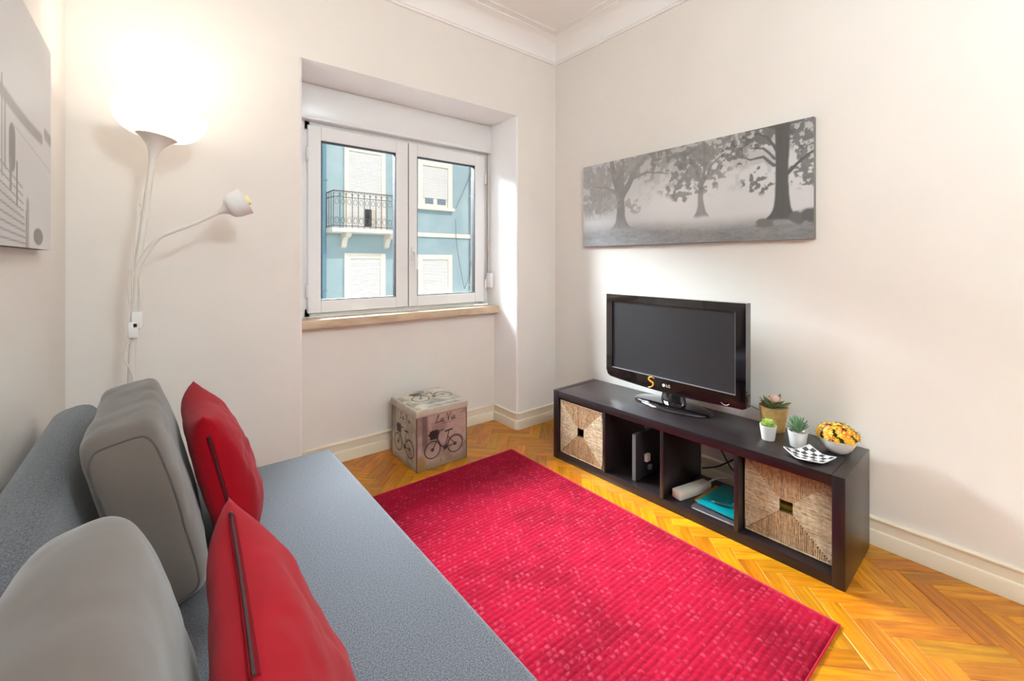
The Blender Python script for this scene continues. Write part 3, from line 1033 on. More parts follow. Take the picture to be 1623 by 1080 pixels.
# side arm with its own small shade
arm = [(-0.072, 1.150), (-0.058, 1.20), (-0.012, 1.283), (0.035, 1.315), (0.090, 1.343), (0.150, 1.378), (0.182, 1.398)]
A3 = catmull([Vector((x, LY - 0.004 - 0.03 * i / 6, z)) - lo for i, (x, z) in enumerate(arm)], 5)
tube('reading_arm', A3, [0.0085] * 10 + [0.0075] * (len(A3) - 10), M_LAMPW, lamp, 12)
tip = A3[-1]
hd = Vector((0.85, -0.10, 0.50)).normalized()
MH = axis_matrix(tip, hd)
lathe('reading_neck', [(0, -0.006), (0.008, -0.006), (0.011, 0.006), (0.020, 0.024), (0.029, 0.034), (0.0, 0.034)], M_LAMPW, lamp, 28, MH)
lathe('reading_shade', [(0.0, 0.030), (0.028, 0.030), (0.042, 0.040), (0.051, 0.062), (0.054, 0.092), (0.057, 0.104), (0.054, 0.104), (0.049, 0.070), (0.036, 0.044), (0.0, 0.036)], M_LAMPPL, lamp, 32, MH)
lathe('reading_bulb', [(0, 0.040), (0.014, 0.042), (0.014, 0.090), (0.022, 0.094), (0.022, 0.116), (0.018, 0.120), (0, 0.120)], mat('unlit_bulb', srgb(244, 236, 170), 0.3), lamp, 20, MH)
# cords, clips and the switch on the pole
def LP(x, z, dy=0.0): return Vector((x, LY + dy, z)) - lo
M_CORD = mat('white_cord', srgb(232, 226, 216), 0.5)
tube('cord', catmull([LP(-0.055, 1.40, -0.012), LP(-0.066, 1.42, -0.016), LP(-0.068, 1.36, -0.016), LP(-0.078, 1.20, -0.014), LP(-0.082, 1.10, -0.014), LP(-0.078, 1.0, -0.016)], 5), 0.0028, M_CORD, lamp, 6)
tube('cord', catmull([LP(-0.075, 1.15, -0.012), LP(-0.088, 1.17, -0.014), LP(-0.094, 1.12, -0.014), LP(-0.086, 1.03, -0.014), LP(-0.075, 0.99, -0.016)], 5), 0.0028, M_CORD, lamp, 6)
tube('cord', catmull([LP(-0.062, 1.14, -0.012), LP(-0.058, 1.06, -0.014), LP(-0.062, 1.01, -0.02)], 5), 0.0028, M_CORD, lamp, 6)
tube('cord', catmull([LP(-0.080, 0.93, -0.016), LP(-0.105, 0.86, -0.02), LP(-0.085, 0.80, -0.014), LP(-0.078, 0.74, -0.016), LP(-0.10, 0.6, -0.014), LP(-0.10, 0.3, -0.013), LP(-0.125, 0.04, -0.012)], 5), 0.0028, M_CORD, lamp, 6)
for x, z in ((-0.068, 0.985), (-0.078, 0.950)):
    c_ = LP(x, z, -0.022)
    box('inline_switch', tuple(c_ - Vector((0.016, 0.011, 0.030))), tuple(c_ + Vector((0.016, 0.011, 0.030))), M_LAMPPL, lamp, 0.006)
# lamp light
ld = bpy.data.lights.new('floor_lamp_light', 'POINT'); ld.energy = 1.0; ld.color = (1.0, 0.90, 0.76); ld.shadow_soft_size = 0.03
lob = bpy.data.objects.new('floor_lamp_light', ld); COL.objects.link(lob); lob.parent = lamp
lob.location = top + axis * 0.19
ud = bpy.data.lights.new('floor_lamp_uplight', 'SPOT'); ud.energy = 5; ud.color = (1.0, 0.92, 0.82); ud.spot_size = math.radians(150); ud.spot_blend = 1.0; ud.shadow_soft_size = 0.05
uob = bpy.data.objects.new('floor_lamp_uplight', ud); COL.objects.link(uob); uob.parent = lamp
uob.location = top + axis * 0.185; uob.rotation_euler = (-axis).to_track_quat('Z', 'Y').to_euler()

# ------------------------------------------------------------------ added pendant light behind the viewer, invented to brighten the room
cl = tag(empty('added_fill_pendant', (0.55, -1.0, ZC)), 'added round white pendant by the door, out of view, brightening the room', 'lamp')
lathe('ceiling_rose', [(0, 0), (0.05, 0), (0.048, -0.02), (0.01, -0.035), (0, -0.035)], M_LAMPW, cl, 32)
tube('flex', [(0, 0, -0.03), (0, 0, -0.34)], 0.004, M_LAMPW, cl, 8)
M_GLOBE = bpy.data.materials.new('added_globe_glow'); M_GLOBE.use_nodes = True
_b = M_GLOBE.node_tree.nodes['Principled BSDF']; _b.inputs['Base Color'].default_value = (0.9, 0.9, 0.88, 1)
PCOL = (0.82, 0.94, 1.0)
_b.inputs['Emission Color'].default_value = PCOL + (1,); _b.inputs['Emission Strength'].default_value = 60.0
lathe('globe_shade', [(0.03, -0.34), (0.035, -0.355)] + [(0.16 * math.sin(0.25 + (PI - 0.25) * i / 16), -0.51 + 0.16 * math.cos(0.25 + (PI - 0.25) * i / 16)) for i in range(17)], M_GLOBE, cl, 40)

# ------------------------------------------------------------------ canvases
M_PRINT = print_mat('canvas_print', 0.45, 0.4)
M_CANVAS = mat('canvas_edge', srgb(120, 116, 112), 0.8)
def g3(v): return np.stack([v, v, v], -1)
def srgb1(v):
    v = v / 255.0
    return v / 12.92 if v <= 0.04045 else ((v + 0.055) / 1.055) ** 2.4
def misty_trees(S, T):
    A = 2.5                                     # aspect: x in heights
    x = S * A; y = T
    L_ = srgb1
    def tone(v): return np.array([L_(v) * 1.02, L_(v), L_(v) * 0.97])
    glow = np.exp(-((S - 0.47) ** 2 / 0.05 + (T - 0.42) ** 2 / 0.05))
    sky_ = L_(208) + 0.16 * glow - 0.05 * sstep(0.5, 1.0, T)
    img = g3(sky_ * (0.97 + 0.06 * fbm(x * 2, y * 3, 3, 1)))
    # far haze foliage
    n_far = 0.6 * fbm(x * 3, y * 5, 3, 21) + 0.4 * fbm(x * 18, y * 18, 3, 23)
    k = sstep(0.46, 0.62, n_far + 0.20 * sstep(0.45, 0.95, T) - 0.08) * sstep(0.40, 0.60, T) * 0.55 * sstep(0.25, 0.5, S)
    img = blend(img, k, tone(168))
    # ground fading into the mist
    gl = 0.25 + 0.02 * np.sin(S * 7) - 0.02 * S + 0.02 * (fbm(x * 6, y * 2, 3, 5) - 0.5)
    kg = 1 - sstep(gl - 0.14, gl + 0.05, T)
    gt = 0.6 * fbm(x * 9, y * 30, 4, 8) + 0.4 * fbm(x * 40, y * 70, 2, 9)
    gcol = L_(142) * (0.62 + 0.76 * gt) * (0.82 + 0.35 * (1 - S))
    img = img * (1 - kg[..., None]) + g3(gcol) * kg[..., None]
    def trunk(img, s0, base, hw_, v, lean, top, alpha=1.0):
        cx_ = s0 * A + lean * (T - base)
        flare = 1 + 1.9 * np.exp(-np.clip(T - base, 0, 1) / 0.045) + 0.5 * np.exp(-np.clip(T - base, 0, 1) / 0.16) + 0.2 * sstep(0.55, 0.9, T)
        d_ = np.abs(x - cx_ + 0.012 * (fbm(y * 9, x * 3, 2, 4) - 0.5)) - hw_ * flare
        kk = (1 - sstep(-0.010, 0.006, d_)) * sstep(base - 0.03, base + 0.02, T + 0.03 * (fbm(x * 14, y * 14, 2, 6) - 0.5)) * (1 - sstep(top - 0.15, top, T))
        bark = 0.90 + 0.22 * fbm(x * 60, y * 6, 2, 12)
        return img * (1 - alpha * kk[..., None]) + (tone(v) * bark[..., None]) * alpha * kk[..., None]
    def limb(img, pts, w0, w1, v, alpha=1.0):
        wx_ = x + 0.05 * (fbm(x * 6, y * 6, 2, 31) - 0.5); wy_ = y + 0.05 * (fbm(x * 6 + 9, y * 6, 2, 33) - 0.5)
        for i, ((a_, b__), (c_, e_)) in enumerate(zip(pts, pts[1:])):
            d_, t_ = seg_d(wx_, wy_, a_ * A, b__, c_ * A, e_)
            w_ = w0 + (w1 - w0) * (i + t_) / (len(pts) - 1)
            img = blend(img, alpha * (1 - sstep(w_ * 0.5 - 0.003, w_ * 0.5 + 0.006, d_)), tone(v))
        return img
    def leaves(img, s0, s1, t0, t1, v, thr, seed, alpha=0.85, sc_=1.0):
        cxs, rx = (s0 + s1) / 2, (s1 - s0) / 2
        cyt, ry = (t0 + t1) / 2, (t1 - t0) / 2
        env = 1 - np.clip(np.hypot((S - cxs) / rx, (T - cyt) / ry), 0, 1.5)
        n_ = 0.42 * fbm(x * 5 * sc_, y * 6 * sc_, 2, seed) + 0.58 * fbm(x * 22 * sc_, y * 22 * sc_, 3, seed + 2)
        kk = sstep(thr, thr + 0.07, n_ + 0.22 * env - 0.06) * sstep(-0.30, 0.10, env)
        shade = 0.80 + 0.45 * fbm(x * 30, y * 30, 2, seed + 9)
        return img * (1 - alpha * kk[..., None]) + tone(v) * shade[..., None] * alpha * kk[..., None]
    # left tree, half lost in the mist
    img = leaves(img, -0.10, 0.24, 0.38, 1.10, 162, 0.46, 40, 0.8)
    img = trunk(img, 0.233, 0.19, 0.050, 146, -0.03, 0.98)
    img = limb(img, [(0.228, 0.55), (0.20, 0.78), (0.17, 1.02)], 0.10, 0.06, 146)
    img = limb(img, [(0.228, 0.66), (0.235, 0.85), (0.245, 1.02)], 0.05, 0.03, 150)
    img = limb(img, [(0.24, 0.55), (0.285, 0.76), (0.33, 0.90), (0.40, 1.02)], 0.085, 0.04, 144)
    img = limb(img, [(0.29, 0.78), (0.38, 0.80), (0.47, 0.74)], 0.030, 0.012, 150)
    img = limb(img, [(0.22, 0.58), (0.15, 0.70), (0.08, 0.72)], 0.035, 0.012, 156)
    img = leaves(img, 0.02, 0.22, 0.36, 0.62, 164, 0.47, 43, 0.7)
    img = leaves(img, 0.16, 0.48, 0.70, 1.15, 150, 0.48, 44, 0.8)
    img = leaves(img, 0.26, 0.38, 0.36, 0.58, 164, 0.48, 47, 0.8)
    # middle tree
    img = trunk(img, 0.616, 0.265, 0.024, 150, 0.0, 0.72)
    img = limb(img, [(0.616, 0.56), (0.60, 0.76), (0.55, 0.92)], 0.040, 0.018, 140)
    img = limb(img, [(0.616, 0.56), (0.635, 0.78), (0.63, 1.0)], 0.030, 0.015, 140)
    img = limb(img, [(0.62, 0.58), (0.66, 0.74), (0.71, 0.84)], 0.028, 0.012, 140)
    img = leaves(img, 0.42, 0.72, 0.48, 0.92, 132, 0.47, 52)
    img = leaves(img, 0.49, 0.60, 0.40, 0.62, 136, 0.48, 57)
    img = leaves(img, 0.38, 0.78, 0.74, 1.16, 126, 0.46, 55)
    img = leaves(img, 0.66, 0.84, 0.80, 1.14, 130, 0.49, 58, 0.75)
    # right tree, near and dark
    img = leaves(img, 0.69, 0.79, 0.66, 0.94, 98, 0.52, 61, 0.85, 1.4)
    img = leaves(img, 0.775, 0.895, 0.42, 0.68, 92, 0.51, 63, 0.85, 1.4)
    img = limb(img, [(0.885, 0.66), (0.85, 0.74), (0.80, 0.72), (0.77, 0.76)], 0.026, 0.008, 104)
    img = limb(img, [(0.885, 0.72), (0.85, 0.82), (0.80, 0.84)], 0.024, 0.008, 104)
    img = limb(img, [(0.89, 0.80), (0.86, 0.92), (0.82, 0.96)], 0.028, 0.010, 96)
    img = leaves(img, 0.76, 0.92, 0.82, 1.14, 92, 0.50, 66, 0.85, 1.3)
    img = leaves(img, 0.90, 1.10, 0.76, 1.14, 88, 0.50, 68, 0.85, 1.3)
    img = leaves(img, 0.92, 1.04, 0.44, 0.80, 92, 0.52, 69, 0.85, 1.4)
    img = trunk(img, 0.905, 0.17, 0.050, 88, 0.01, 1.4)
    img = limb(img, [(0.92, 0.58), (0.96, 0.68), (1.0, 0.72)], 0.030, 0.015, 90)
    img = leaves(img, 0.82, 0.98, 0.86, 1.10, 88, 0.46, 71)
    # rocks by the right tree
    for s0, t0, a_, b__, v in ((0.955, 0.185, 0.030, 0.055, 104), (0.99, 0.20, 0.03, 0.065, 96), (0.850, 0.150, 0.038, 0.045, 112)):
        kk = 1 - sstep(0.7, 1.1, np.hypot((S - s0) / a_, (T - t0) / b__) + 0.5 * (fbm(x * 20, y * 20, 2, 14) - 0.5))
        img = blend(img, kk, tone(v))
    return img

def canvas(name, label, P0, U, V, nrm, thick, nu, nv, fn):
    P0, U, V, nrm = Vector(P0), Vector(U), Vector(V), Vector(nrm)
    root = tag(empty(name, tuple(P0 + U / 2 - nrm * thick)), label, 'canvas print')
    ro = P0 + U / 2 - nrm * thick
    bm = bmesh.new()
    c = [P0 - ro, P0 + U - ro, P0 + U + V - ro, P0 + V - ro]
    e_ = 0.0008
    f_ = [bm.verts.new(p_ - nrm * e_) for p_ in c]
    k_ = [bm.verts.new(p_ - nrm * thick) for p_ in c]
    bm.faces.new(f_); bm.faces.new(k_[::-1])
    for i in range(4):
        bm.faces.new((f_[i], k_[i], k_[(i + 1) % 4], f_[(i + 1) % 4]))
    from_bm('stretcher', bm, M_CANVAS, root)
    print_panel('print', tuple(P0 - ro), tuple(U), tuple(V), nu, nv, fn, M_PRINT, root)
    return root
canvas('canvas_print', 'wide black and white canvas of misty oak trees above the television',
       (2.340, 2.108, 1.306), (0, -1.406, 0), (0, 0, 0.562), (-1, 0, 0), 0.030, 520, 210, misty_trees)

def old_pier(S, T):
    # S runs from the near end (0) to the far end (1) of the canvas; T from bottom to top
    x = S * 1.05; y = T * 0.6
    img = g3(srgb1(216) + 0.06 * fbm(x * 3, y * 4, 3, 2) - 0.10 * sstep(0.55, 1.0, T))
    t = lambda v: np.array([srgb1(v) * 1.03, srgb1(v), srgb1(v) * 0.95])
    # far jetty
    def P(pts): return [(a_ * 1.05, b__ * 0.6) for a_, b__ in pts]
    img = stroke(img, x, y, P([(0.40, 0.56), (0.62, 0.525), (0.74, 0.515), (0.872, 0.512)]), 0.030, t(168), 0.006)
    img = stroke(img, x, y, P([(0.92, 0.555), (1.02, 0.545)]), 0.034, t(172), 0.006)
    img = stroke(img, x, y, P([(0.60, 0.46), (1.02, 0.39)]), 0.003, t(190), 0.003)
    # pier deck, its boards receding
    deck = (1 - sstep(0.20, 0.235, T - 0.25 * (0.50 - S) + 0.30 * np.clip(S - 0.52, 0, 1))) * (1 - sstep(0.690, 0.700, S))
    img = blend(img, 0.30 * deck, t(170))
    for i in range(9):
        yy = 0.015 + i * 0.024 + 0.0005 * i * i
        img = stroke(img, x, y, P([(0.0, yy + 0.05 + 0.02 * i), (0.70 - 0.004 * i, yy)]), 0.0035, t(118), 0.002, 0.9)
    for sx, z0, z1, w_, v in ((0.718, 0.0, 0.185, 0.030, 168), (0.618, 0.167, 0.323, 0.014, 132), (0.578, 0.325, 0.417, 0.055, 140), (0.522, 0.283, 0.545, 0.012, 160), (0.50, 0.25, 0.60, 0.010, 166), (0.565, 0.22, 0.32, 0.020, 150)):
        img = stroke(img, x, y, P([(sx, z0), (sx, z1)]), w_, t(v), 0.004)
    img = stroke(img, x, y, P([(0.703, 0.0), (0.703, 0.15)]), 0.008, t(120), 0.003)
    k = (1 - sstep(0.85, 1.05, np.hypot((S - 0.835) / 0.060, (T - 0.055) / 0.040))) * sstep(0.775, 0.785, S)
    img = blend(img, k, t(128))
    return img
canvas('canvas_print', 'pale monochrome canvas of a wooden pier on the wall over the sofa',
       (-0.261, 0.866, 1.235), (0, 1.05, 0), (0, 0, 0.60), (1, 0, 0), 0.028, 300, 180, old_pier)

# ------------------------------------------------------------------ television bench
M_ESP = mat('black_brown_woodgrain', srgb(28, 22, 24), 0.28, color2=srgb(40, 32, 33), vscale=5, stretch=(8, 1.2, 8), bump=0.06, bscale=30, spec=0.5)
M_ESPV = mat('black_brown_woodgrain_upright', srgb(28, 22, 24), 0.28, color2=srgb(40, 32, 33), vscale=5, stretch=(8, 8, 1.2), bump=0.06, bscale=30, spec=0.5)
CRZ = 0.0325
CX, CY = 2.102, 1.2185
CL, CD, CH, CT = 1.462, 0.385, 0.413, 0.042
CM = Matrix.Translation((CX, CY, 0)) @ Matrix.Rotation(CRZ, 4, 'Z')
def cw(x, y, z=0.0):
    return CM @ Vector((x, y, z))
bench = tag(empty('tv_bench', (CX, CY, 0), CRZ), 'long low black-brown open shelf unit of four cubes under the television', 'shelf unit')
hx, hyy = CD / 2, CL / 2
box('top_panel', (-hx, -hyy + CT, CH - CT), (hx, hyy - CT, CH), M_ESP, bench, 0.0015)
box('bottom_panel', (-hx, -hyy + CT, 0.0), (hx, hyy - CT, CT), M_ESP, bench, 0.0015)
box('side_panel', (-hx, -hyy, 0), (hx, -hyy + CT - 0.0008, CH), M_ESPV, bench, 0.0015)
box('side_panel', (-hx, hyy - CT + 0.0008, 0), (hx, hyy, CH), M_ESPV, bench, 0.0015)
inner = CL - 2 * CT
dt = 0.018
cell = (inner - 3 * dt) / 4
cells = []
for i in range(4):
    y0 = -hyy + CT + i * (cell + dt)
    cells.append((y0, y0 + cell))
    if i < 3:
        box('divider', (-hx + 0.001, y0 + cell, CT), (hx, y0 + cell + dt, CH - CT), M_ESPV, bench, 0.001)

# woven baskets ----------------------------------------------------
M_WEAVE_L = mat('seagrass_light', srgb(206, 188, 160), 0.85, color2=srgb(170, 146, 114), vscale=70, bump=0.7, bscale=220, spec=0.2, island=0.16, bdist=0.002)
M_WEAVE_V = mat('seagrass_brown', srgb(190, 162, 126), 0.85, color2=srgb(154, 122, 88), vscale=70, bump=0.7, bscale=220, spec=0.2, island=0.16, bdist=0.002)
M_BASKIN = mat('basket_board', srgb(92, 70, 48), 0.9)
def strand(bm, a, b, r, n=6, jit=0.0012):
    """slightly wavering half-round cord from a to b in the local y-z plane, facing -x"""
    a = Vector(a); b = Vector(b)
    d = (b - a)
    s = Vector((0, -d.z, d.y)).normalized()
    prev = None
    for i in range(n + 1):
        t = i / n
        c = a + d * t + s * random.uniform(-jit, jit) + Vector((random.uniform(-jit, jit) * 0.8, 0, 0))
        if i in (0, n): c = a + d * t
        ring_ = [bm.verts.new(c - s * r), bm.verts.new(c - s * r * 0.6 + Vector((-r * 0.8, 0, 0))), bm.verts.new(c + s * r * 0.6 + Vector((-r * 0.8, 0, 0))), bm.verts.new(c + s * r)]
        if prev:
            for k in range(3):
                bm.faces.new((prev[k], prev[k + 1], ring_[k + 1], ring_[k]))
        prev = ring_
def basket(y_mid, front, W, H, label):
    root = tag(empty('woven_basket', cw(front, y_mid, CT + 0.003), CRZ), label, 'basket', 'woven baskets in the shelf unit')
    D = 0.30
    hw_ = W / 2
    t_ = 0.012
    hole = 0.024
    zc = H / 2
    # box shell with a square hand hole in the front
    bm = bmesh.new()
    x0 = 0.006
    add_box(bm, (x0, -hw_, 0), (x0 + t_, -hole, H)); add_box(bm, (x0, hole, 0), (x0 + t_, hw_, H))
    add_box(bm, (x0, -hole, 0), (x0 + t_, hole, zc - hole)); add_box(bm, (x0, -hole, zc + hole), (x0 + t_, hole, H))
    add_box(bm, (x0 + t_, -hw_, 0), (D, -hw_ + t_, H)); add_box(bm, (x0 + t_, hw_ - t_, 0), (D, hw_, H))
    add_box(bm, (D - t_, -hw_ + t_, 0), (D, hw_ - t_, H)); add_box(bm, (x0 + t_, -hw_ + t_, 0), (D - t_, hw_ - t_, t_))
    from_bm('shell', bm, M_BASKIN, root)
    # four triangular fields of cord
    r = 0.0036
    n = int(W / (2 * r))
    bt = bmesh.new(); bb = bmesh.new(); bl = bmesh.new(); br = bmesh.new()
    for i in range(n):
        s = -hw_ + (i + 0.5) * W / n
        k = abs(s) / hw_
        zz = H / 2 * k
        q = max(zz, hole) if abs(s) > hole else hole
        strand(bt, (x0, s, zc + q), (x0, s, H), r); strand(bb, (x0, s, 0), (x0, s, zc - q), r)
    n = int(H / (2 * r))
    for i in range(n):
        s = -H / 2 + (i + 0.5) * H / n
        k = abs(s) / (H / 2)
        q = hw_ * k if abs(s) > hole else hole
        q = max(q, hole)
        strand(bl, (x0, -hw_, zc + s), (x0, -q, zc + s), r); strand(br, (x0, q, zc + s), (x0, hw_, zc + s), r)
    for nm, bmm, mm in (('woven_field', bt, M_WEAVE_V), ('woven_field', bb, M_WEAVE_V), ('woven_field', bl, M_WEAVE_L), ('woven_field', br, M_WEAVE_L)):
        o = from_bm(nm, bmm, mm, root, smooth=False); o['kind'] = 'stuff'
    # rounded rope rim
    tube('rim', [(x0, -hw_ + 0.003, 0.004), (x0, hw_ - 0.003, 0.004), (x0, hw_ - 0.003, H - 0.004), (x0, -hw_ + 0.003, H - 0.004)], 0.0045, M_WEAVE_L, root, 6, closed=True)
    return root
BH = CH - 2 * CT - 0.012
basket((cells[3][0] + cells[3][1]) / 2, -hx + 0.006, 0.318, BH, 'square woven seagrass basket in the cube beside the corner of the room')
basket((cells[0][0] + cells[0][1]) / 2, -hx + 0.050, 0.318, BH, 'square woven seagrass basket in the cube under the flowers, set back in its cube')
# something yellow inside the nearer basket, glimpsed through the hole
bm = bmesh.new()
c_ = cw(-hx + 0.14, (cells[0][0] + cells[0][1]) / 2, CT + 0.0162)
for i in range(5):
    add_box(bm, (-0.055 + 0.004 * i, -0.10, 0.026 * i), (0.07 - 0.004 * i, 0.10 - 0.006 * i, 0.026 * i + 0.0255), 0.010, 3)
o = from_bm('folded_cloth', bm, mat('mustard_cotton', srgb(196, 160, 40), 0.9), None, auto=50); o.location = c_; o.rotation_euler = (0, 0, CRZ)
tag(o, 'folded mustard yellow cloth glimpsed through the hole of the basket', 'cloth')

# ------------------------------------------------------------------ television
def shelf_z(): return CH
M_PIANO = mat('gloss_black_plastic', srgb(12, 9, 12), 0.06, spec=0.7, coat=0.8)
M_SCREEN = mat('matt_lcd_screen', srgb(34, 34, 36), 0.42, spec=0.6)
M_SILVER = mat('silver_line', srgb(190, 190, 194), 0.3, 0.8)
TVX, TVY = 2.152, 1.335
tv = tag(empty('television', (TVX + 0.02, TVY, CH + 0.0005)), 'black flat-screen television on an oval stand with gloss frame', 'television')
tvo = Vector((TVX + 0.02, TVY, CH + 0.0005))
def tvl(x, y, z): return Vector((x, y, z)) - tvo
y0, y1, z0, z1 = 0.921, 1.749, 0.492, 1.002
# housing outline (viewed from the front), bottom edge gently bowed, lower corners rounded
out = []
out += [(y1, z1), (y1, z0 + 0.045)]
out += [(y1 - 0.012, z0 + 0.018), (y1 - 0.03, z0 + 0.008)]
for i in range(1, 12):
    t = i / 12
    out.append((y1 - 0.03 + (y0 - y1 + 0.05) * t, z0 + 0.006 - 0.016 * math.sin(PI * t)))
out += [(y0 + 0.016, z0 + 0.004), (y0, z0 + 0.012), (y0, z1)]
out = [(p[0] - tvo.y, p[1] - tvo.z) for p in out]
sy0, sy1, sz0, sz1 = 0.969, 1.705, 0.556, 0.960
bm = bmesh.new()
# front frame as a ring of quads around the screen opening
add_prism(bm, out, 'x', TVX + 0.014 - tvo.x, TVX + 0.052 - tvo.x)
from_bm('housing', bm, M_PIANO, tv, auto=30)
bm = bmesh.new()
add_prism(bm, [((p[0]) * 0.8, p[1] * 0.8 + 0.07) for p in out], 'x', TVX + 0.052 - tvo.x, TVX + 0.088 - tvo.x)
bmesh.ops.bevel(bm, geom=list(bm.edges), offset=0.008, segments=2, affect='EDGES')
from_bm('rear_cover', bm, mat('matt_black_plastic', srgb(28, 28, 30), 0.6), tv, auto=30)
bm = bmesh.new()
fx0, fx1 = TVX - tvo.x, TVX + 0.0135 - tvo.x
iy0, iy1, iz0, iz1 = sy0 - tvo.y, sy1 - tvo.y, sz0 - tvo.z, sz1 - tvo.z
oy0, oy1, oz1 = y0 - tvo.y, y1 - tvo.y, z1 - tvo.z
lower = [p for p in out[1:-1]]
add_prism(bm, [(oy1, oz1), (oy1, iz1), (oy0, iz1), (oy0, oz1)], 'x', fx0, fx1)
add_prism(bm, [(oy1, iz1), (oy1, iz0), (iy1, iz0), (iy1, iz1)], 'x', fx0, fx1)
add_prism(bm, [(iy0, iz1), (iy0, iz0), (oy0, iz0), (oy0, iz1)], 'x', fx0, fx1)
add_prism(bm, [(oy1, iz0)] + lower + [(oy0, iz0)], 'x', fx0, fx1)
bmesh.ops.remove_doubles(bm, verts=bm.verts, dist=1e-6)
from_bm('bezel', bm, M_PIANO, tv)
box('screen', (TVX + 0.008 - tvo.x, iy0, iz0), (TVX + 0.0139 - tvo.x, iy1, iz1), M_SCREEN, tv)
bm = bmesh.new()
for a_, c_ in (((iy0, iz0), (iy1, iz0 + 0.003)), ((iy0, iz0 + 0.003), (iy0 + 0.003, iz1))):
    add_box(bm, (fx0 + 0.002, a_[0], a_[1]), (fx0 + 0.009, c_[0], c_[1]))
from_bm('screen_edge', bm, M_SILVER, tv)
# stand
MS = Matrix.Translation(tvl(2.172, 1.318, CH + 0.0006))
bm = bmesh.new()
add_lathe(bm, [(0, 0), (1.0, 0), (1.02, 0.004), (1.0, 0.009), (0.93, 0.014), (0.5, 0.020), (0.0, 0.022)], 56, MS @ Matrix.Diagonal((0.105, 0.222, 1.0, 1.0)))
from_bm('stand_base', bm, M_PIANO, tv, auto=40)
bm = bmesh.new()
add_lathe(bm, [(0, 0), (1.0, 0), (0.92, 0.03), (0.80, 0.07), (0.78, 0.13), (0, 0.13)], 32, Matrix.Translation(tvl(2.192, 1.318, CH + 0.018)) @ Matrix.Diagonal((0.035, 0.075, 1.0, 1.0)))
from_bm('stand_neck', bm, M_PIANO, tv, auto=40)
# marks on the lower frame
def text_mesh(body, size, depth=0.0004):
    cu = bpy.data.curves.new('txt', 'FONT'); cu.body = body; cu.size = size; cu.extrude = depth
    cu.align_x = 'CENTER'; cu.align_y = 'CENTER'
    to = bpy.data.objects.new('txt', cu); COL.objects.link(to)
    dg = bpy.context.evaluated_depsgraph_get(); dg.update()
    me_ = bpy.data.meshes.new_from_object(to.evaluated_get(dg))
    bpy.data.objects.remove(to); bpy.data.curves.remove(cu)
    return me_
FACE = Matrix(((0, 0, -1, 0), (-1, 0, 0, 0), (0, 1, 0, 0), (0, 0, 0, 1)))   # text plane: right = -y, up = z, facing -x
M_LOGO = mat('logo_silver', srgb(214, 212, 212), 0.3, 0.3)
lg = text_mesh('LG', 0.021)
lg.transform(Matrix.Translation(tvl(TVX - 0.0006, 1.326, 0.5215)) @ FACE)
lgo = mesh_obj('maker_lettering', lg, M_LOGO, tv)
lathe('maker_emblem', [(0, 0), (0.0085, 0), (0.0085, 0.0012), (0, 0.0012)], M_LOGO, tv, 20, axis_matrix(tvl(TVX + 0.0002, 1.353, 0.5215), (-1, 0, 0)))
M_GOLD = mat('gold_mark', srgb(222, 150, 46), 0.3, 0.4)
# a curly S shaped gold mark on the frame
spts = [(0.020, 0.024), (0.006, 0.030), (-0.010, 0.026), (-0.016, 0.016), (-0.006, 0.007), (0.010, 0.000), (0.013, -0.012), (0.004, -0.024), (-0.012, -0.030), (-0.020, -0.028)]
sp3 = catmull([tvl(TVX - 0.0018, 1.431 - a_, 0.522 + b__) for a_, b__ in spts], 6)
tube('curled_mark', sp3, [0.0016 + 0.0035 * math.sin(PI * i / (len(sp3) - 1)) for i in range(len(sp3))], M_GOLD, tv, 8)
arc = [tvl(TVX - 0.001, 1.018 + 0.022 * math.cos(a_), 0.516 + 0.017 * math.sin(a_)) for a_ in [PI * (1.15 + 0.7 * i / 10) for i in range(11)]]
tube('power_light_arc', arc, 0.0013, M_LOGO, tv, 6)

# cables at the back of the bench
M_BLKCORD = mat('black_cord', srgb(22, 22, 24), 0.5)
def cable(label, pts, r=0.0035, m=M_BLKCORD, n=8):
    bm = bmesh.new()
    add_tube(bm, catmull(pts, n), r, 7)
    return tag(from_bm('cable', bm, m, None, auto=60), label, 'cable')
yc0, yc1 = cells[1]
bx = hx + 0.018
cable('thin dark aerial lead leaving the television towards the gold pot',
      [cw(0.13, -0.19, CH + 0.10), cw(0.16, -0.24, CH + 0.085), cw(0.175, -0.32, CH + 0.060), cw(0.17, -0.36, CH + 0.075)], 0.0016)
cable('black cable arching across the open back of the cube with the folder',
      [cw(hx - 0.05, yc1 - 0.03, CT + 0.06), cw(hx - 0.02, yc1 - 0.10, CT + 0.085), cw(hx + 0.006, yc1 - 0.19, CT + 0.15), cw(hx + 0.012, yc1 - 0.26, CT + 0.165), cw(hx + 0.012, yc1 - 0.33, CT + 0.16)], 0.004)
cable('black cable sagging behind the white power strip in the open cube',
      [cw(hx + 0.012, yc1 - 0.05, CT + 0.20), cw(hx + 0.012, yc1 - 0.10, CT + 0.165), cw(hx + 0.012, yc1 - 0.15, CT + 0.09), cw(hx + 0.012, yc1 - 0.20, CT + 0.060), cw(hx + 0.012, yc1 - 0.26, CT + 0.065), cw(hx + 0.012, yc1 - 0.34, CT + 0.045)], 0.0035)

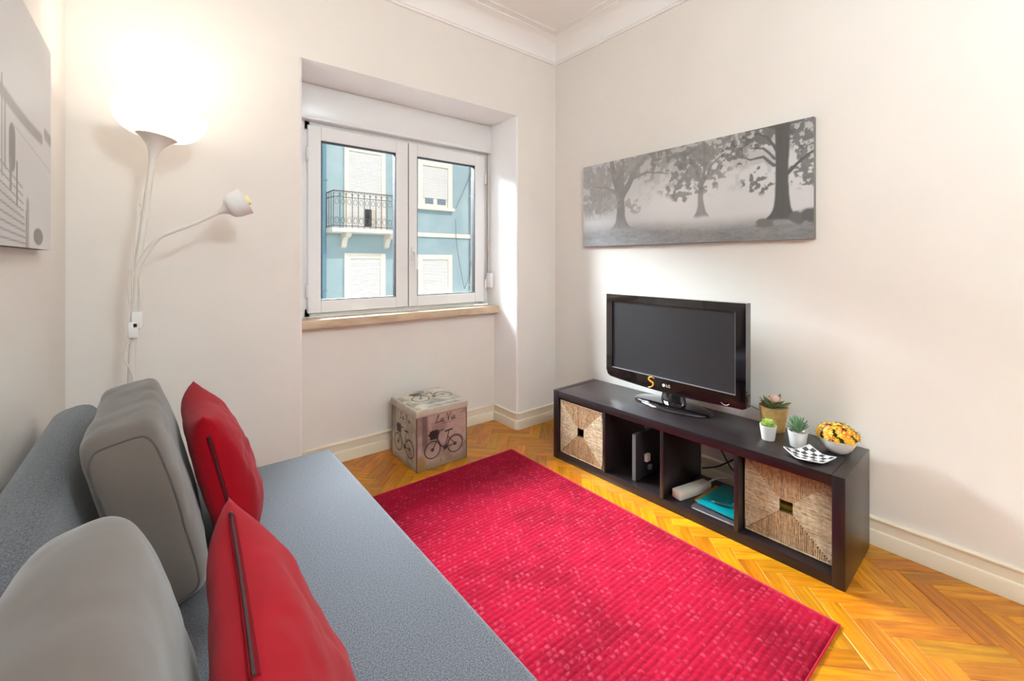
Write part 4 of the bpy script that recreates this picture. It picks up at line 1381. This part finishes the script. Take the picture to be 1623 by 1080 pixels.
# ------------------------------------------------------------------ things inside the open cubes
M_STRIP = mat('white_power_strip', srgb(228, 218, 206), 0.45)
st = tag(empty('power_strip', cw(-hx + 0.155, yc1 - 0.066, CT + 0.0005), CRZ), 'white plastic power strip lying in the cube beside the teal folder', 'power strip')
st.rotation_euler = (0, 0, CRZ - math.radians(14))
box('body', (-0.11, -0.027, 0), (0.11, 0.027, 0.042), M_STRIP, st, 0.006)
for i in range(3):
    lathe('socket', [(0.017, 0.0), (0.020, 0.0), (0.020, 0.0022), (0.017, 0.0022)], M_STRIP, st, 20, Matrix.Translation((-0.055 + i * 0.05, 0, 0.0415)))
tube('cord', catmull([(0.105, 0, 0.026), (0.13, -0.005, 0.036), (0.16, -0.02, 0.05), (0.20, -0.05, 0.055)], 6), 0.0055, M_STRIP, st, 8)
def book(name, label, c, ang, w, d, t, m_cover, m_page, group=None):
    root = tag(empty(name, c, ang), label, 'book', group)
    box('pages', (-w / 2 + 0.003, -d / 2 + 0.003, 0.0012), (w / 2 - 0.003, d / 2 - 0.003, t - 0.0012), m_page, root)
    box('cover', (-w / 2, -d / 2, t - 0.0012), (w / 2, d / 2, t), m_cover, root)
    box('back_cover', (-w / 2, -d / 2, 0), (w / 2, d / 2, 0.0012), m_cover, root)
    box('spine', (-w / 2, d / 2 - 0.001, 0.0012), (w / 2, d / 2, t - 0.0012), m_cover, root)
    return root
M_PAGE = mat('paper', srgb(232, 222, 208), 0.8)
zb = CT + 0.0006
book('magazine', 'grey covered magazine at the bottom of the pile in the cube', cw(-hx + 0.165, yc0 + 0.107, zb), CRZ + 0.03, 0.27, 0.205, 0.010, mat('grey_cover', srgb(74, 74, 80), 0.4), M_PAGE, 'reading matter in the open cube')
book('booklet', 'orange booklet between the grey magazine and the teal folder', cw(-hx + 0.185, yc0 + 0.120, zb + 0.0105), CRZ - 0.03, 0.21, 0.18, 0.008, mat('orange_cover', srgb(206, 106, 34), 0.4, color2=srgb(170, 150, 60), vscale=14), M_PAGE, 'reading matter in the open cube')
fz = zb + 0.019
fo = tag(empty('folder', cw(-hx + 0.185, yc0 + 0.099, fz), CRZ - 0.05), 'teal plastic folder lying on top of the pile in the cube', 'folder')
M_TEAL = mat('teal_plastic', srgb(0, 150, 158), 0.35)
box('cover', (-0.13, -0.088, 0.006), (0.13, 0.088, 0.0085), M_TEAL, fo, 0.0008)
box('back_cover', (-0.13, -0.088, 0), (0.13, 0.088, 0.002), M_TEAL, fo, 0.0006)
box('papers', (-0.125, -0.084, 0.002), (0.125, 0.084, 0.006), M_PAGE, fo)
bm = bmesh.new()
for dx_, dy_ in ((-0.02, -0.03), (0.0, -0.045), (-0.012, -0.055)):
    add_box(bm, (dx_ - 0.008, dy_ - 0.006, 0.0086), (dx_ + 0.008, dy_ + 0.004, 0.0089))
from_bm('printed_mark', bm, M_PAGE, fo)
M_JACK = mat('dark_plug', srgb(40, 60, 66), 0.5)
jk = tag(empty('jack_lead', cw(-hx + 0.10, yc0 + 0.10, fz + 0.009), CRZ), 'short dark lead with a moulded plug lying on the teal folder', 'cable')
tube('plug', [(0, 0.025, 0.008), (0.004, 0.0, 0.0075), (0.010, -0.03, 0.0075)], [0.006, 0.0075, 0.006], M_JACK, jk, 10)
tube('metal_tip', [(-0.003, 0.04, 0.0075), (0, 0.025, 0.008)], 0.003, M_SILVER, jk, 8)
tube('lead', catmull([(0.010, -0.03, 0.0075), (0.022, -0.06, 0.010), (0.05, -0.085, 0.012), (0.09, -0.095, 0.006)], 6), 0.0025, M_JACK, jk, 6)
# upright router in the second cube
yr0, yr1 = cells[2]
M_ROUT = mat('matt_dark_plastic', srgb(44, 42, 44), 0.55)
rt = tag(empty('router', cw(-hx + 0.119, yr0 + 0.176, CT + 0.0006), CRZ), 'slim dark grey router standing upright in the empty cube', 'router')
box('body', (-0.075, -0.012, 0), (0.16, 0.012, 0.245), M_ROUT, rt, 0.003)
box('front_strip', (-0.0775, -0.010, 0.004), (-0.0752, 0.010, 0.241), mat('grey_strip', srgb(92, 90, 90), 0.6), rt)
box('white_plug', (0.0, -0.03, 0.085), (0.035, -0.0122, 0.125), M_LAMPPL, rt, 0.003)
box('grey_plug', (0.03, -0.028, 0.035), (0.055, -0.0122, 0.058), mat('grey_plug', srgb(120, 130, 140), 0.5), rt, 0.002)

# ------------------------------------------------------------------ plants and plate on the bench
M_POT = mat('white_ceramic', srgb(240, 238, 234), 0.3, bump=0.03, bscale=30)
M_SOIL = mat('potting_soil', srgb(150, 140, 126), 0.95, var=0.3, vscale=60, bump=0.5, bscale=150)
M_LEAFD = mat('aloe_green', srgb(72, 108, 74), 0.45, color2=srgb(112, 146, 108), vscale=30)
M_LEAFL = mat('lime_succulent', srgb(132, 166, 60), 0.5, color2=srgb(176, 200, 100), vscale=40)
M_LEAFO = mat('olive_leaf', srgb(84, 96, 52), 0.6, color2=srgb(122, 128, 74), vscale=30)
M_LEAFG = mat('fresh_green_leaf', srgb(70, 130, 36), 0.5, color2=srgb(120, 168, 58), vscale=30)
M_PINK = mat('pale_pink_petal', srgb(236, 200, 186), 0.7)
M_GOLDPOT = mat('hammered_gold_foil', srgb(192, 146, 78), 0.42, 0.4, color2=srgb(228, 190, 120), vscale=34, bump=0.8, bscale=55, bdist=0.003)

def leaf_mesh(name, length, width, curl, m, fold=0.2, thick=0.0015, n=6):
    """pointed leaf along +x from the origin, arching up by curl; closed, with a little thickness"""
    bm = bmesh.new()
    top_, bot_ = [], []
    for i in range(n + 1):
        t = i / n
        w_ = width / 2 * (math.sin(PI * min(1, 0.12 + 0.88 * t)) ** 0.7 if t < 1 else 0.0)
        if t == 1: w_ = width * 0.02
        z = curl * t * t
        x_ = length * t * (1 - 0.12 * t * abs(curl) / max(length, 1e-6))
        top_.append([bm.verts.new((x_, -w_, z + w_ * fold)), bm.verts.new((x_, 0, z)), bm.verts.new((x_, w_, z + w_ * fold))])
        bot_.append([bm.verts.new((x_, -w_, z + w_ * fold - thick * 0.3)), bm.verts.new((x_, 0, z - thick)), bm.verts.new((x_, w_, z + w_ * fold - thick * 0.3))])
    for A, B, fl in ((top_, top_, 0), (bot_, bot_, 1)):
        for i in range(n):
            for k in range(2):
                f_ = (A[i][k], A[i + 1][k], A[i + 1][k + 1], A[i][k + 1])
                bm.faces.new(f_[::-1] if not fl else f_)
    for i in range(n):
        bm.faces.new((top_[i][0], top_[i + 1][0], bot_[i + 1][0], bot_[i][0]))
        bm.faces.new((top_[i][2], bot_[i][2], bot_[i + 1][2], top_[i + 1][2]))
    bmesh.ops.recalc_face_normals(bm, faces=bm.faces)
    me_ = bpy.data.meshes.new(name); bm.to_mesh(me_); bm.free(); me_.materials.append(m)
    me_.polygons.foreach_set('use_smooth', [True] * len(me_.polygons))
    return me_

def put(name, me_, parent, loc, az, el, scale=1.0, roll=0.0):
    o = bpy.data.objects.new(name, me_); COL.objects.link(o); o.parent = parent
    o.location = loc
    o.rotation_euler = (Matrix.Rotation(az, 3, 'Z') @ Matrix.Rotation(-el, 3, 'Y') @ Matrix.Rotation(roll, 3, 'X')).to_euler()
    o.scale = (scale,) * 3
    return o

def pot(parent, r0, r1, h, m, rim=0.003, name='pot'):
    return lathe(name, [(0, 0), (r0 * 0.94, 0), (r0, 0.002), (r1, h - 0.001), (r1 + 0.0005, h), (r1 - rim, h), (r1 - rim - 0.001, h - 0.010), (0, h - 0.010)], m, parent, 36)

ZP = CH + 0.0006
# small lime succulent
p1 = tag(empty('potted_succulent', (2.096, 0.802, ZP)), 'tiny lime green rosette succulent in a white pot before the gold pot', 'plant')
pot(p1, 0.0255, 0.0335, 0.064, M_POT)
lathe('soil', [(0, 0.057), (0.029, 0.056)], M_SOIL, p1, 24)
lf = leaf_mesh('leaf', 0.034, 0.018, 0.012, M_LEAFL, 0.3, 0.004)
for ring_i, (cnt, el, sc_, z_) in enumerate(((10, 0.10, 1.0, 0.058), (9, 0.45, 0.95, 0.062), (8, 0.8, 0.8, 0.066), (6, 1.1, 0.62, 0.070))):
    for i in range(cnt):
        put('leaf', lf, p1, (0, 0, z_), 2 * PI * i / cnt + ring_i * 0.3, el, sc_)
# gold pot with grey-green leaves and a pale bloom
p2 = tag(empty('potted_flower', (2.236, 0.833, ZP)), 'hammered gold pot with olive leaves and a pale pink bloom', 'plant')
pot(p2, 0.046, 0.060, 0.112, M_GOLDPOT)
lathe('soil', [(0, 0.104), (0.054, 0.102)], M_SOIL, p2, 24)
lf = leaf_mesh('leaf', 0.062, 0.024, 0.008, M_LEAFO, 0.15, 0.002)
for i in range(26):
    r_ = random.uniform(0.0, 0.028); a_ = 2 * PI * i / 26 + random.uniform(-0.2, 0.2)
    put('leaf', lf, p2, (r_ * math.cos(a_), r_ * math.sin(a_), 0.106 + random.uniform(0, 0.012)), a_, random.uniform(0.05, 0.75), random.uniform(0.65, 1.05), random.uniform(-0.4, 0.4))
fl = empty('bloom'); fl.parent = p2; fl.location = (-0.004, -0.008, 0.130); fl.scale = (1.35, 1.35, 1.25)
pt = leaf_mesh('petal', 0.026, 0.020, 0.010, M_PINK, 0.25, 0.001)
for ring_i, (cnt, el, s_) in enumerate(((9, 0.15, 1.05), (9, 0.55, 1.0), (7, 0.95, 0.85), (5, 1.3, 0.7))):
    for i in range(cnt):
        put('petal', pt, fl, (0, 0, 0.002 * ring_i), 2 * PI * i / cnt + ring_i * 0.35, el, s_)
# aloe
p3 = tag(empty('potted_aloe', (2.115, 0.693, ZP)), 'spiky dark green aloe in a white pot beside the checked plate', 'plant')
pot(p3, 0.0285, 0.0375, 0.066, M_POT)
lathe('soil', [(0, 0.058), (0.033, 0.057)], M_SOIL, p3, 24)
lf = leaf_mesh('leaf', 0.070, 0.0135, 0.010, M_LEAFD, 0.45, 0.004, 7)
for ring_i, (cnt, el, s_) in enumerate(((8, 0.55, 0.78), (7, 0.85, 0.92), (6, 1.15, 0.95), (3, 1.42, 0.9))):
    for i in range(cnt):
        put('leaf', lf, p3, (0, 0, 0.060 + 0.002 * ring_i), 2 * PI * i / cnt + ring_i * 0.5 + random.uniform(-0.1, 0.1), el + random.uniform(-0.08, 0.08), s_)
# bowl of orange flowers
p4 = tag(empty('flower_bowl', (2.185, 0.571, ZP)), 'round white bowl overflowing with small orange artificial flowers', 'plant')
lathe('bowl', [(0, 0), (0.030, 0), (0.034, 0.002), (0.052, 0.020), (0.064, 0.046), (0.067, 0.058), (0.064, 0.058), (0.058, 0.044), (0.0, 0.036)], M_POT, p4, 44)
M_OR = mat('orange_petal', srgb(240, 172, 44), 0.6, objrand=0.12)
M_OR2 = mat('amber_petal', srgb(224, 124, 36), 0.6, objrand=0.12)
M_YEL = mat('yellow_centre', srgb(250, 214, 90), 0.6)
def flower_mesh(mp):
    bm = bmesh.new()
    n = 6
    for k in range(n):
        a_ = 2 * PI * k / n
        R_ = Matrix.Rotation(a_, 4, 'Z')
        pts_ = [(0.001, 0, 0), (0.006, -0.0042, 0.002), (0.0115, -0.003, 0.003), (0.0125, 0.0, 0.0032), (0.0115, 0.003, 0.003), (0.006, 0.0042, 0.002)]
        A = [bm.verts.new(R_ @ Vector(q)) for q in pts_]; B = [bm.verts.new(R_ @ (Vector(q) - Vector((0, 0, 0.0009)))) for q in pts_]
        bm.faces.new(A); bm.faces.new(B[::-1])
        for i in range(6):
            bm.faces.new((A[i], B[i], B[(i + 1) % 6], A[(i + 1) % 6]))
    nf = len(bm.faces)
    add_lathe(bm, [(0.0042, 0.001), (0.004, 0.0035), (0.002, 0.005), (0, 0.0052)], 8)
    bm.faces.ensure_lookup_table()
    for f_ in bm.faces[nf:]:
        f_.material_index = 1
    me_ = bpy.data.meshes.new('flower'); bm.to_mesh(me_); bm.free(); me_.materials.append(mp); me_.materials.append(M_YEL)
    return me_
fm = [flower_mesh(M_OR), flower_mesh(M_OR2)]
lf = leaf_mesh('leaf', 0.034, 0.013, 0.004, M_LEAFG, 0.2, 0.001, 4)
lathe('moss_mound', [(0.056, 0.046), (0.060, 0.058), (0.054, 0.074), (0.040, 0.088), (0.022, 0.096), (0, 0.099)], mat('moss', srgb(66, 96, 34), 0.9, bump=0.6, bscale=120), p4, 28)
NFL = 100
for i in range(NFL):
    # evenly scattered directions on the upper dome
    zc = 1 - (i + 0.5) / NFL * 0.98
    a_ = i * 2.399963 + random.uniform(-0.12, 0.12)
    s_ = math.sqrt(max(0, 1 - zc * zc))
    d_ = Vector((s_ * math.cos(a_), s_ * math.sin(a_), zc)).normalized()
    loc = Vector((d_.x * 0.070, d_.y * 0.070, 0.062 + d_.z * 0.046)) * random.uniform(0.96, 1.05)
    if i % 3 == 2:
        put('leaf', lf, p4, loc * 0.93 + Vector((0, 0, 0.002)), math.atan2(d_.y, d_.x), math.asin(max(-0.2, d_.z)) * 0.7, random.uniform(0.5, 0.75))
    else:
        o = bpy.data.objects.new('flower', random.choice(fm + fm[:1])); COL.objects.link(o); o.parent = p4
        o.location = loc
        o.rotation_euler = (d_.to_track_quat('Z', 'Y') @ Matrix.Rotation(random.random() * 6, 3, 'Z').to_quaternion()).to_euler()
        o.scale = (random.uniform(0.9, 1.12),) * 3

# checked plate
def plate_ink(S, T):
    img = g3(np.full_like(S, srgb1(205)))
    n = 6.0
    # elongated lozenges: a leaning two-tone check
    u_ = S * n; v_ = T * n
    wob = 0.10 * np.sin(2 * PI * (v_ * 0.5)) ; wob2 = 0.10 * np.sin(2 * PI * (u_ * 0.5))
    a_ = (np.floor(u_ + wob) + np.floor(v_ + wob2)) % 2
    inside = (S > 0.025) & (S < 0.975) & (T > 0.025) & (T < 0.975)
    k = np.where((a_ > 0.5) & inside, 1.0, 0.0)
    return blend(img, k, (srgb1(66), srgb1(62), srgb1(62)))
PS = 0.125
pl = tag(empty('plate', (2.022, 0.622, ZP), math.radians(-28)), 'square curved plate with a black and white check between the aloe and shelf edge', 'plate')
def dish(S, T):
    u_, v_ = 2 * S - 1, 2 * T - 1
    return np.stack([0 * u_, 0 * u_, 0.0055 + 0.016 * (np.abs(u_ * v_)) ** 1.3 + 0.006 * np.maximum(np.abs(u_), np.abs(v_)) ** 3], -1)
M_PLATE = print_mat('glazed_check', 0.25, 0.5)
print_panel('glazed_top', (-PS / 2, -PS / 2, 0), (PS, 0, 0), (0, PS, 0), 61, 61, plate_ink, M_PLATE, pl, dish)
n = 25
g = np.linspace(0, 1, n); S_, T_ = np.meshgrid(g, g)
off_ = dish(S_, T_)[..., 2]
co = np.stack([(S_ - 0.5) * PS, (T_ - 0.5) * PS, off_ - 0.0003], -1).reshape(-1, 3)
co2 = co.copy(); co2[:, :2] *= 0.985; co2[:, 2] = np.maximum(co2[:, 2] - 0.0045, 0.0002)
idx = np.arange(n * n).reshape(n, n)
q = np.stack([idx[:-1, :-1], idx[:-1, 1:], idx[1:, 1:], idx[1:, :-1]], -1).reshape(-1, 4)
rim = list(idx[0, :]) + list(idx[1:, -1]) + list(idx[-1, -2::-1]) + list(idx[-2:0:-1, 0])
fc = q.tolist() + (q[:, ::-1] + n * n).tolist() + [[int(rim[i]), int(rim[i]) + n * n, int(rim[(i + 1) % len(rim)]) + n * n, int(rim[(i + 1) % len(rim)])] for i in range(len(rim))]
me = bpy.data.meshes.new('body'); me.from_pydata(np.concatenate([co, co2]).tolist(), [], fc)
mesh_obj('body', me, M_POT, pl, smooth=True)

# ------------------------------------------------------------------ storage box with printed bicycles
OX0, OX1, OY0, OY1, OH = 1.128, 1.462, 2.268, 2.605, 0.315
ocx, ocy = (OX0 + OX1) / 2, (OY0 + OY1) / 2
ott = tag(empty('storage_box', (ocx, ocy, 0)), 'square lidded storage stool printed with vintage bicycles under the window', 'storage box')
M_OPRINT = print_mat('printed_leatherette', 0.5, 0.4)
M_OEDGE = mat('taupe_leatherette', srgb(150, 128, 112), 0.5, var=0.08, vscale=10)
M_OLID = mat('cream_leatherette', srgb(206, 198, 182), 0.45, color2=srgb(180, 170, 150), vscale=12, bump=0.1, bscale=200)
hw_, hd_ = (OX1 - OX0) / 2, (OY1 - OY0) / 2
box('body', (-hw_, -hd_, 0.002), (hw_, hd_, OH - 0.002), M_OEDGE, ott, 0.004)

LET = {   # cursive capitals and small letters as polylines in a unit em
    'L': [[(0.20, 0.62), (0.34, 0.80), (0.46, 0.98), (0.36, 1.02), (0.26, 0.80), (0.16, 0.40), (0.06, 0.10), (-0.08, 0.02), (0.06, 0.12), (0.30, 0.06), (0.56, 0.10), (0.66, 0.22)]],
    'a': [[(0.42, 0.44), (0.24, 0.46), (0.10, 0.28), (0.14, 0.06), (0.30, 0.06), (0.42, 0.30), (0.46, 0.46), (0.42, 0.12), (0.50, 0.02), (0.60, 0.10)]],
    'V': [[(-0.02, 0.86), (0.10, 1.00), (0.20, 0.90), (0.22, 0.50), (0.24, 0.02), (0.40, 0.50), (0.54, 0.90), (0.70, 1.02)]],
    'i': [[(0.04, 0.10), (0.16, 0.48), (0.14, 0.10), (0.22, 0.02), (0.32, 0.12)], [(0.20, 0.64), (0.22, 0.68)]],
    'e': [[(0.02, 0.16), (0.26, 0.28), (0.32, 0.44), (0.20, 0.48), (0.08, 0.30), (0.12, 0.08), (0.28, 0.02), (0.44, 0.14)]],
}
def la_vie(img, x, y, x0, y0, s, ink, w=0.010):
    pen = x0
    for ch, adv in (('L', 0.62), ('a', 0.62), (' ', 0.34), ('V', 0.66), ('i', 0.30), ('e', 0.5)):
        for pl_ in LET.get(ch, []):
            img = stroke(img, x, y, [(pen + a_ * s, y0 + b__ * s) for a_, b__ in pl_], w, ink, 0.005)
        pen += adv * s
    return img
def bicycle(img, x, y, cx_, cy_, s, ink, sk=0.0):
    """cx_, cy_ = rear hub... wheels at either end, basket over the front wheel (left)"""
    f = (cx_ - 0.27 * s, cy_ - sk); r_ = (cx_ + 0.25 * s, cy_ + sk)
    for c_ in (f, r_):
        img = ring(img, x, y, c_[0], c_[1], 0.175 * s, 0.022 * s, ink, 0.004)
        img = ring(img, x, y, c_[0], c_[1], 0.025 * s, 0.022 * s, ink, 0.004)
        for k in range(9):
            a_ = PI * k / 9
            img = stroke(img, x, y, [(c_[0] - 0.17 * s * math.cos(a_), c_[1] - 0.17 * s * math.sin(a_)), (c_[0] + 0.17 * s * math.cos(a_), c_[1] + 0.17 * s * math.sin(a_))], 0.005 * s, ink, 0.003, 0.5)
    bb = (cx_ + 0.02 * s, cy_ - 0.02 * s); st_ = (cx_ + 0.10 * s, cy_ + 0.30 * s); hd = (cx_ - 0.16 * s, cy_ + 0.20 * s)
    for pl_, w_ in (([f, hd, (cx_ - 0.12 * s, cy_ + 0.36 * s), (cx_ - 0.02 * s, cy_ + 0.37 * s)], 0.02), ([hd, (cx_ - 0.08 * s, cy_ + 0.04 * s), bb], 0.024), ([bb, st_], 0.02),
                    ([bb, r_], 0.018), ([r_, (cx_ + 0.08 * s, cy_ + 0.2 * s)], 0.015), ([(st_[0] - 0.07 * s, st_[1] + 0.02 * s), (st_[0] + 0.08 * s, st_[1] + 0.035 * s)], 0.035),
                    ([(bb[0] - 0.03 * s, bb[1] - 0.08 * s), (bb[0] + 0.03 * s, bb[1] + 0.06 * s)], 0.016)):
        img = stroke(img, x, y, pl_, w_ * s, ink, 0.004)
    img = ring(img, x, y, bb[0], bb[1], 0.03 * s, 0.03 * s, ink, 0.004)
    # mudguards
    img = stroke(img, x, y, [(r_[0] + 0.2 * s * math.cos(a_), r_[1] + 0.2 * s * math.sin(a_)) for a_ in [0.1 + 0.25 * k for k in range(11)]], 0.014 * s, ink, 0.004)
    # basket of flowers
    k = (1 - sstep(0.9, 1.05, np.maximum(np.abs(x - (cx_ - 0.24 * s)) / (0.09 * s), np.abs(y - (cy_ + 0.27 * s)) / (0.06 * s))))
    n_ = fbm(x * 40, y * 40, 2, 9)
    k2 = 1 - sstep(0.9, 1.05, np.hypot((x - (cx_ - 0.24 * s)) / (0.12 * s), (y - (cy_ + 0.34 * s)) / (0.07 * s)) + 0.5 * (n_ - 0.5))
    img = blend(img, np.maximum(k, k2), ink)
    return img
def aged(S, T, base, dark, seed):
    n_ = fbm(S * 4, T * 4, 4, seed); n2 = fbm(S * 16, T * 16, 3, seed + 3)
    b1 = np.array(srgb(*base)[:3]); d1 = np.array(srgb(*dark)[:3])
    k = np.clip(sstep(0.42, 0.75, n_) * 0.75 + 0.25 * sstep(0.5, 0.8, n2), 0, 1)
    img = b1 * (1 - k[..., None]) + d1 * k[..., None]
    return img
INK = (0.022, 0.016, 0.016)
def box_front(S, T):
    img = aged(S, T, (178, 152, 140), (132, 108, 98), 3)
    img = blend(img, 0.75 * sstep(0.07, 0.10, S) * (1 - sstep(0.17, 0.22, S)) * sstep(0.25, 0.5, T), np.array(srgb(92, 76, 70)[:3]))
    for k in range(7):
        yy = 0.90 - 0.012 * k
    img = blend(img, 0.5 * (1 - sstep(0.03, 0.20, T + 0.1 * fbm(S * 8, T * 8, 3, 6) - 0.05)), np.array(srgb(110, 96, 62)[:3]))
    img = blend(img, 0.8 * (1 - sstep(0.05, 0.14, np.hypot(S - 0.06, (T - 0.14) * 0.7))), np.array(srgb(150, 112, 50)[:3]))
    img = la_vie(img, S, T, 0.36, 0.825, 0.14, INK, 0.014)
    img = stroke(img, S, T, [(0.48, 0.79), (0.76, 0.795)], 0.008, INK, 0.004, 0.7)
    for k, yy in enumerate((0.93, 0.915, 0.90)):
        img = stroke(img, S, T, [(0.80, yy - 0.05 * k), (0.93, yy - 0.05 * k)], 0.006, INK, 0.004, 0.5)
    img = bicycle(img, S, T, 0.535, 0.34, 0.9, INK)
    img = stroke(img, S, T, [(0.45, 0.10), (0.46, 0.13)], 0.02, INK, 0.01, 0.6)
    return img
def box_side(S, T):
    img = aged(S, T, (196, 184, 166), (150, 138, 122), 13)
    img = blend(img, 0.6 * (1 - sstep(0.10, 0.24, S)) * sstep(0.35, 0.6, T), np.array(srgb(104, 98, 92)[:3]))
    img = la_vie(img, S, T, 0.36, 0.825, 0.14, INK, 0.014)
    img = stroke(img, S, T, [(0.44, 0.79), (0.74, 0.795)], 0.008, INK, 0.004, 0.7)
    img = ring(img, S, T, 0.58, 0.55, 0.14, 0.006, INK, 0.004, 0.4)
    img = bicycle(img, S, T, 0.52, 0.34, 0.92, INK)
    img = blend(img, 0.5 * (1 - sstep(0.02, 0.12, T)), np.array(srgb(120, 112, 96)[:3]))
    return img
def box_lid(S, T):
    img = aged(S, T, (214, 206, 190), (150, 144, 118), 23)
    dk = np.array(srgb(74, 74, 66)[:3])
    img = blend(img, 0.7 * (1 - sstep(0.10, 0.30, T)) * sstep(0.15, 0.3, S) * (0.4 + fbm(S * 9, T * 9, 3, 2)), np.array(srgb(120, 122, 118)[:3]))
    img = bicycle(img, S, T, 0.55, 0.46, 0.9, dk)
    img = stroke(img, S, T, [(0.18, 0.10), (0.97, 0.06)], 0.02, (0.75, 0.73, 0.68), 0.01)
    img = la_vie(img, S, T, 0.55, 0.74, 0.13, (0.8, 0.79, 0.76), 0.014)
    return img
e_ = 0.0012
m_ = 0.006
print_panel('printed_face', (-hw_ + m_, -hd_ - e_, 0.004), (2 * (hw_ - m_), 0, 0), (0, 0, OH - 0.008), 190, 180, box_front, M_OPRINT, ott)
print_panel('printed_face', (-hw_ - e_, hd_ - m_, 0.004), (0, -2 * (hd_ - m_), 0), (0, 0, OH - 0.008), 190, 180, box_side, M_OPRINT, ott)
print_panel('printed_face', (hw_ + e_, -hd_ + m_, 0.004), (0, 2 * (hd_ - m_), 0), (0, 0, OH - 0.008), 120, 110, box_side, M_OPRINT, ott)
lid = box('lid', (-hw_ - 0.008, -hd_ - 0.008, OH - 0.006), (hw_ + 0.008, hd_ + 0.008, OH + 0.040), M_OLID, ott, 0.009, 3)
def pad(S, T):
    u_, v_ = 2 * S - 1, 2 * T - 1
    return np.stack([0 * u_, 0 * u_, 0.012 * np.clip((1 - u_ ** 4) * (1 - v_ ** 4), 0, 1) ** 0.6], -1)
print_panel('padded_top', (-hw_ + 0.002, -hd_ + 0.002, OH + 0.0402), (2 * hw_ - 0.004, 0, 0), (0, 2 * hd_ - 0.004, 0), 150, 150, box_lid, M_OPRINT, lid, pad)
M_BPIPE = mat('brown_piping', srgb(104, 80, 68), 0.6)
for sx, sy in ((-1, -1), (1, -1), (-1, 1), (1, 1)):
    tube('corner_piping', [(sx * (hw_ - 0.001), sy * (hd_ - 0.001), 0.004), (sx * (hw_ - 0.001), sy * (hd_ - 0.001), OH - 0.007)], 0.0035, M_BPIPE, ott, 8)
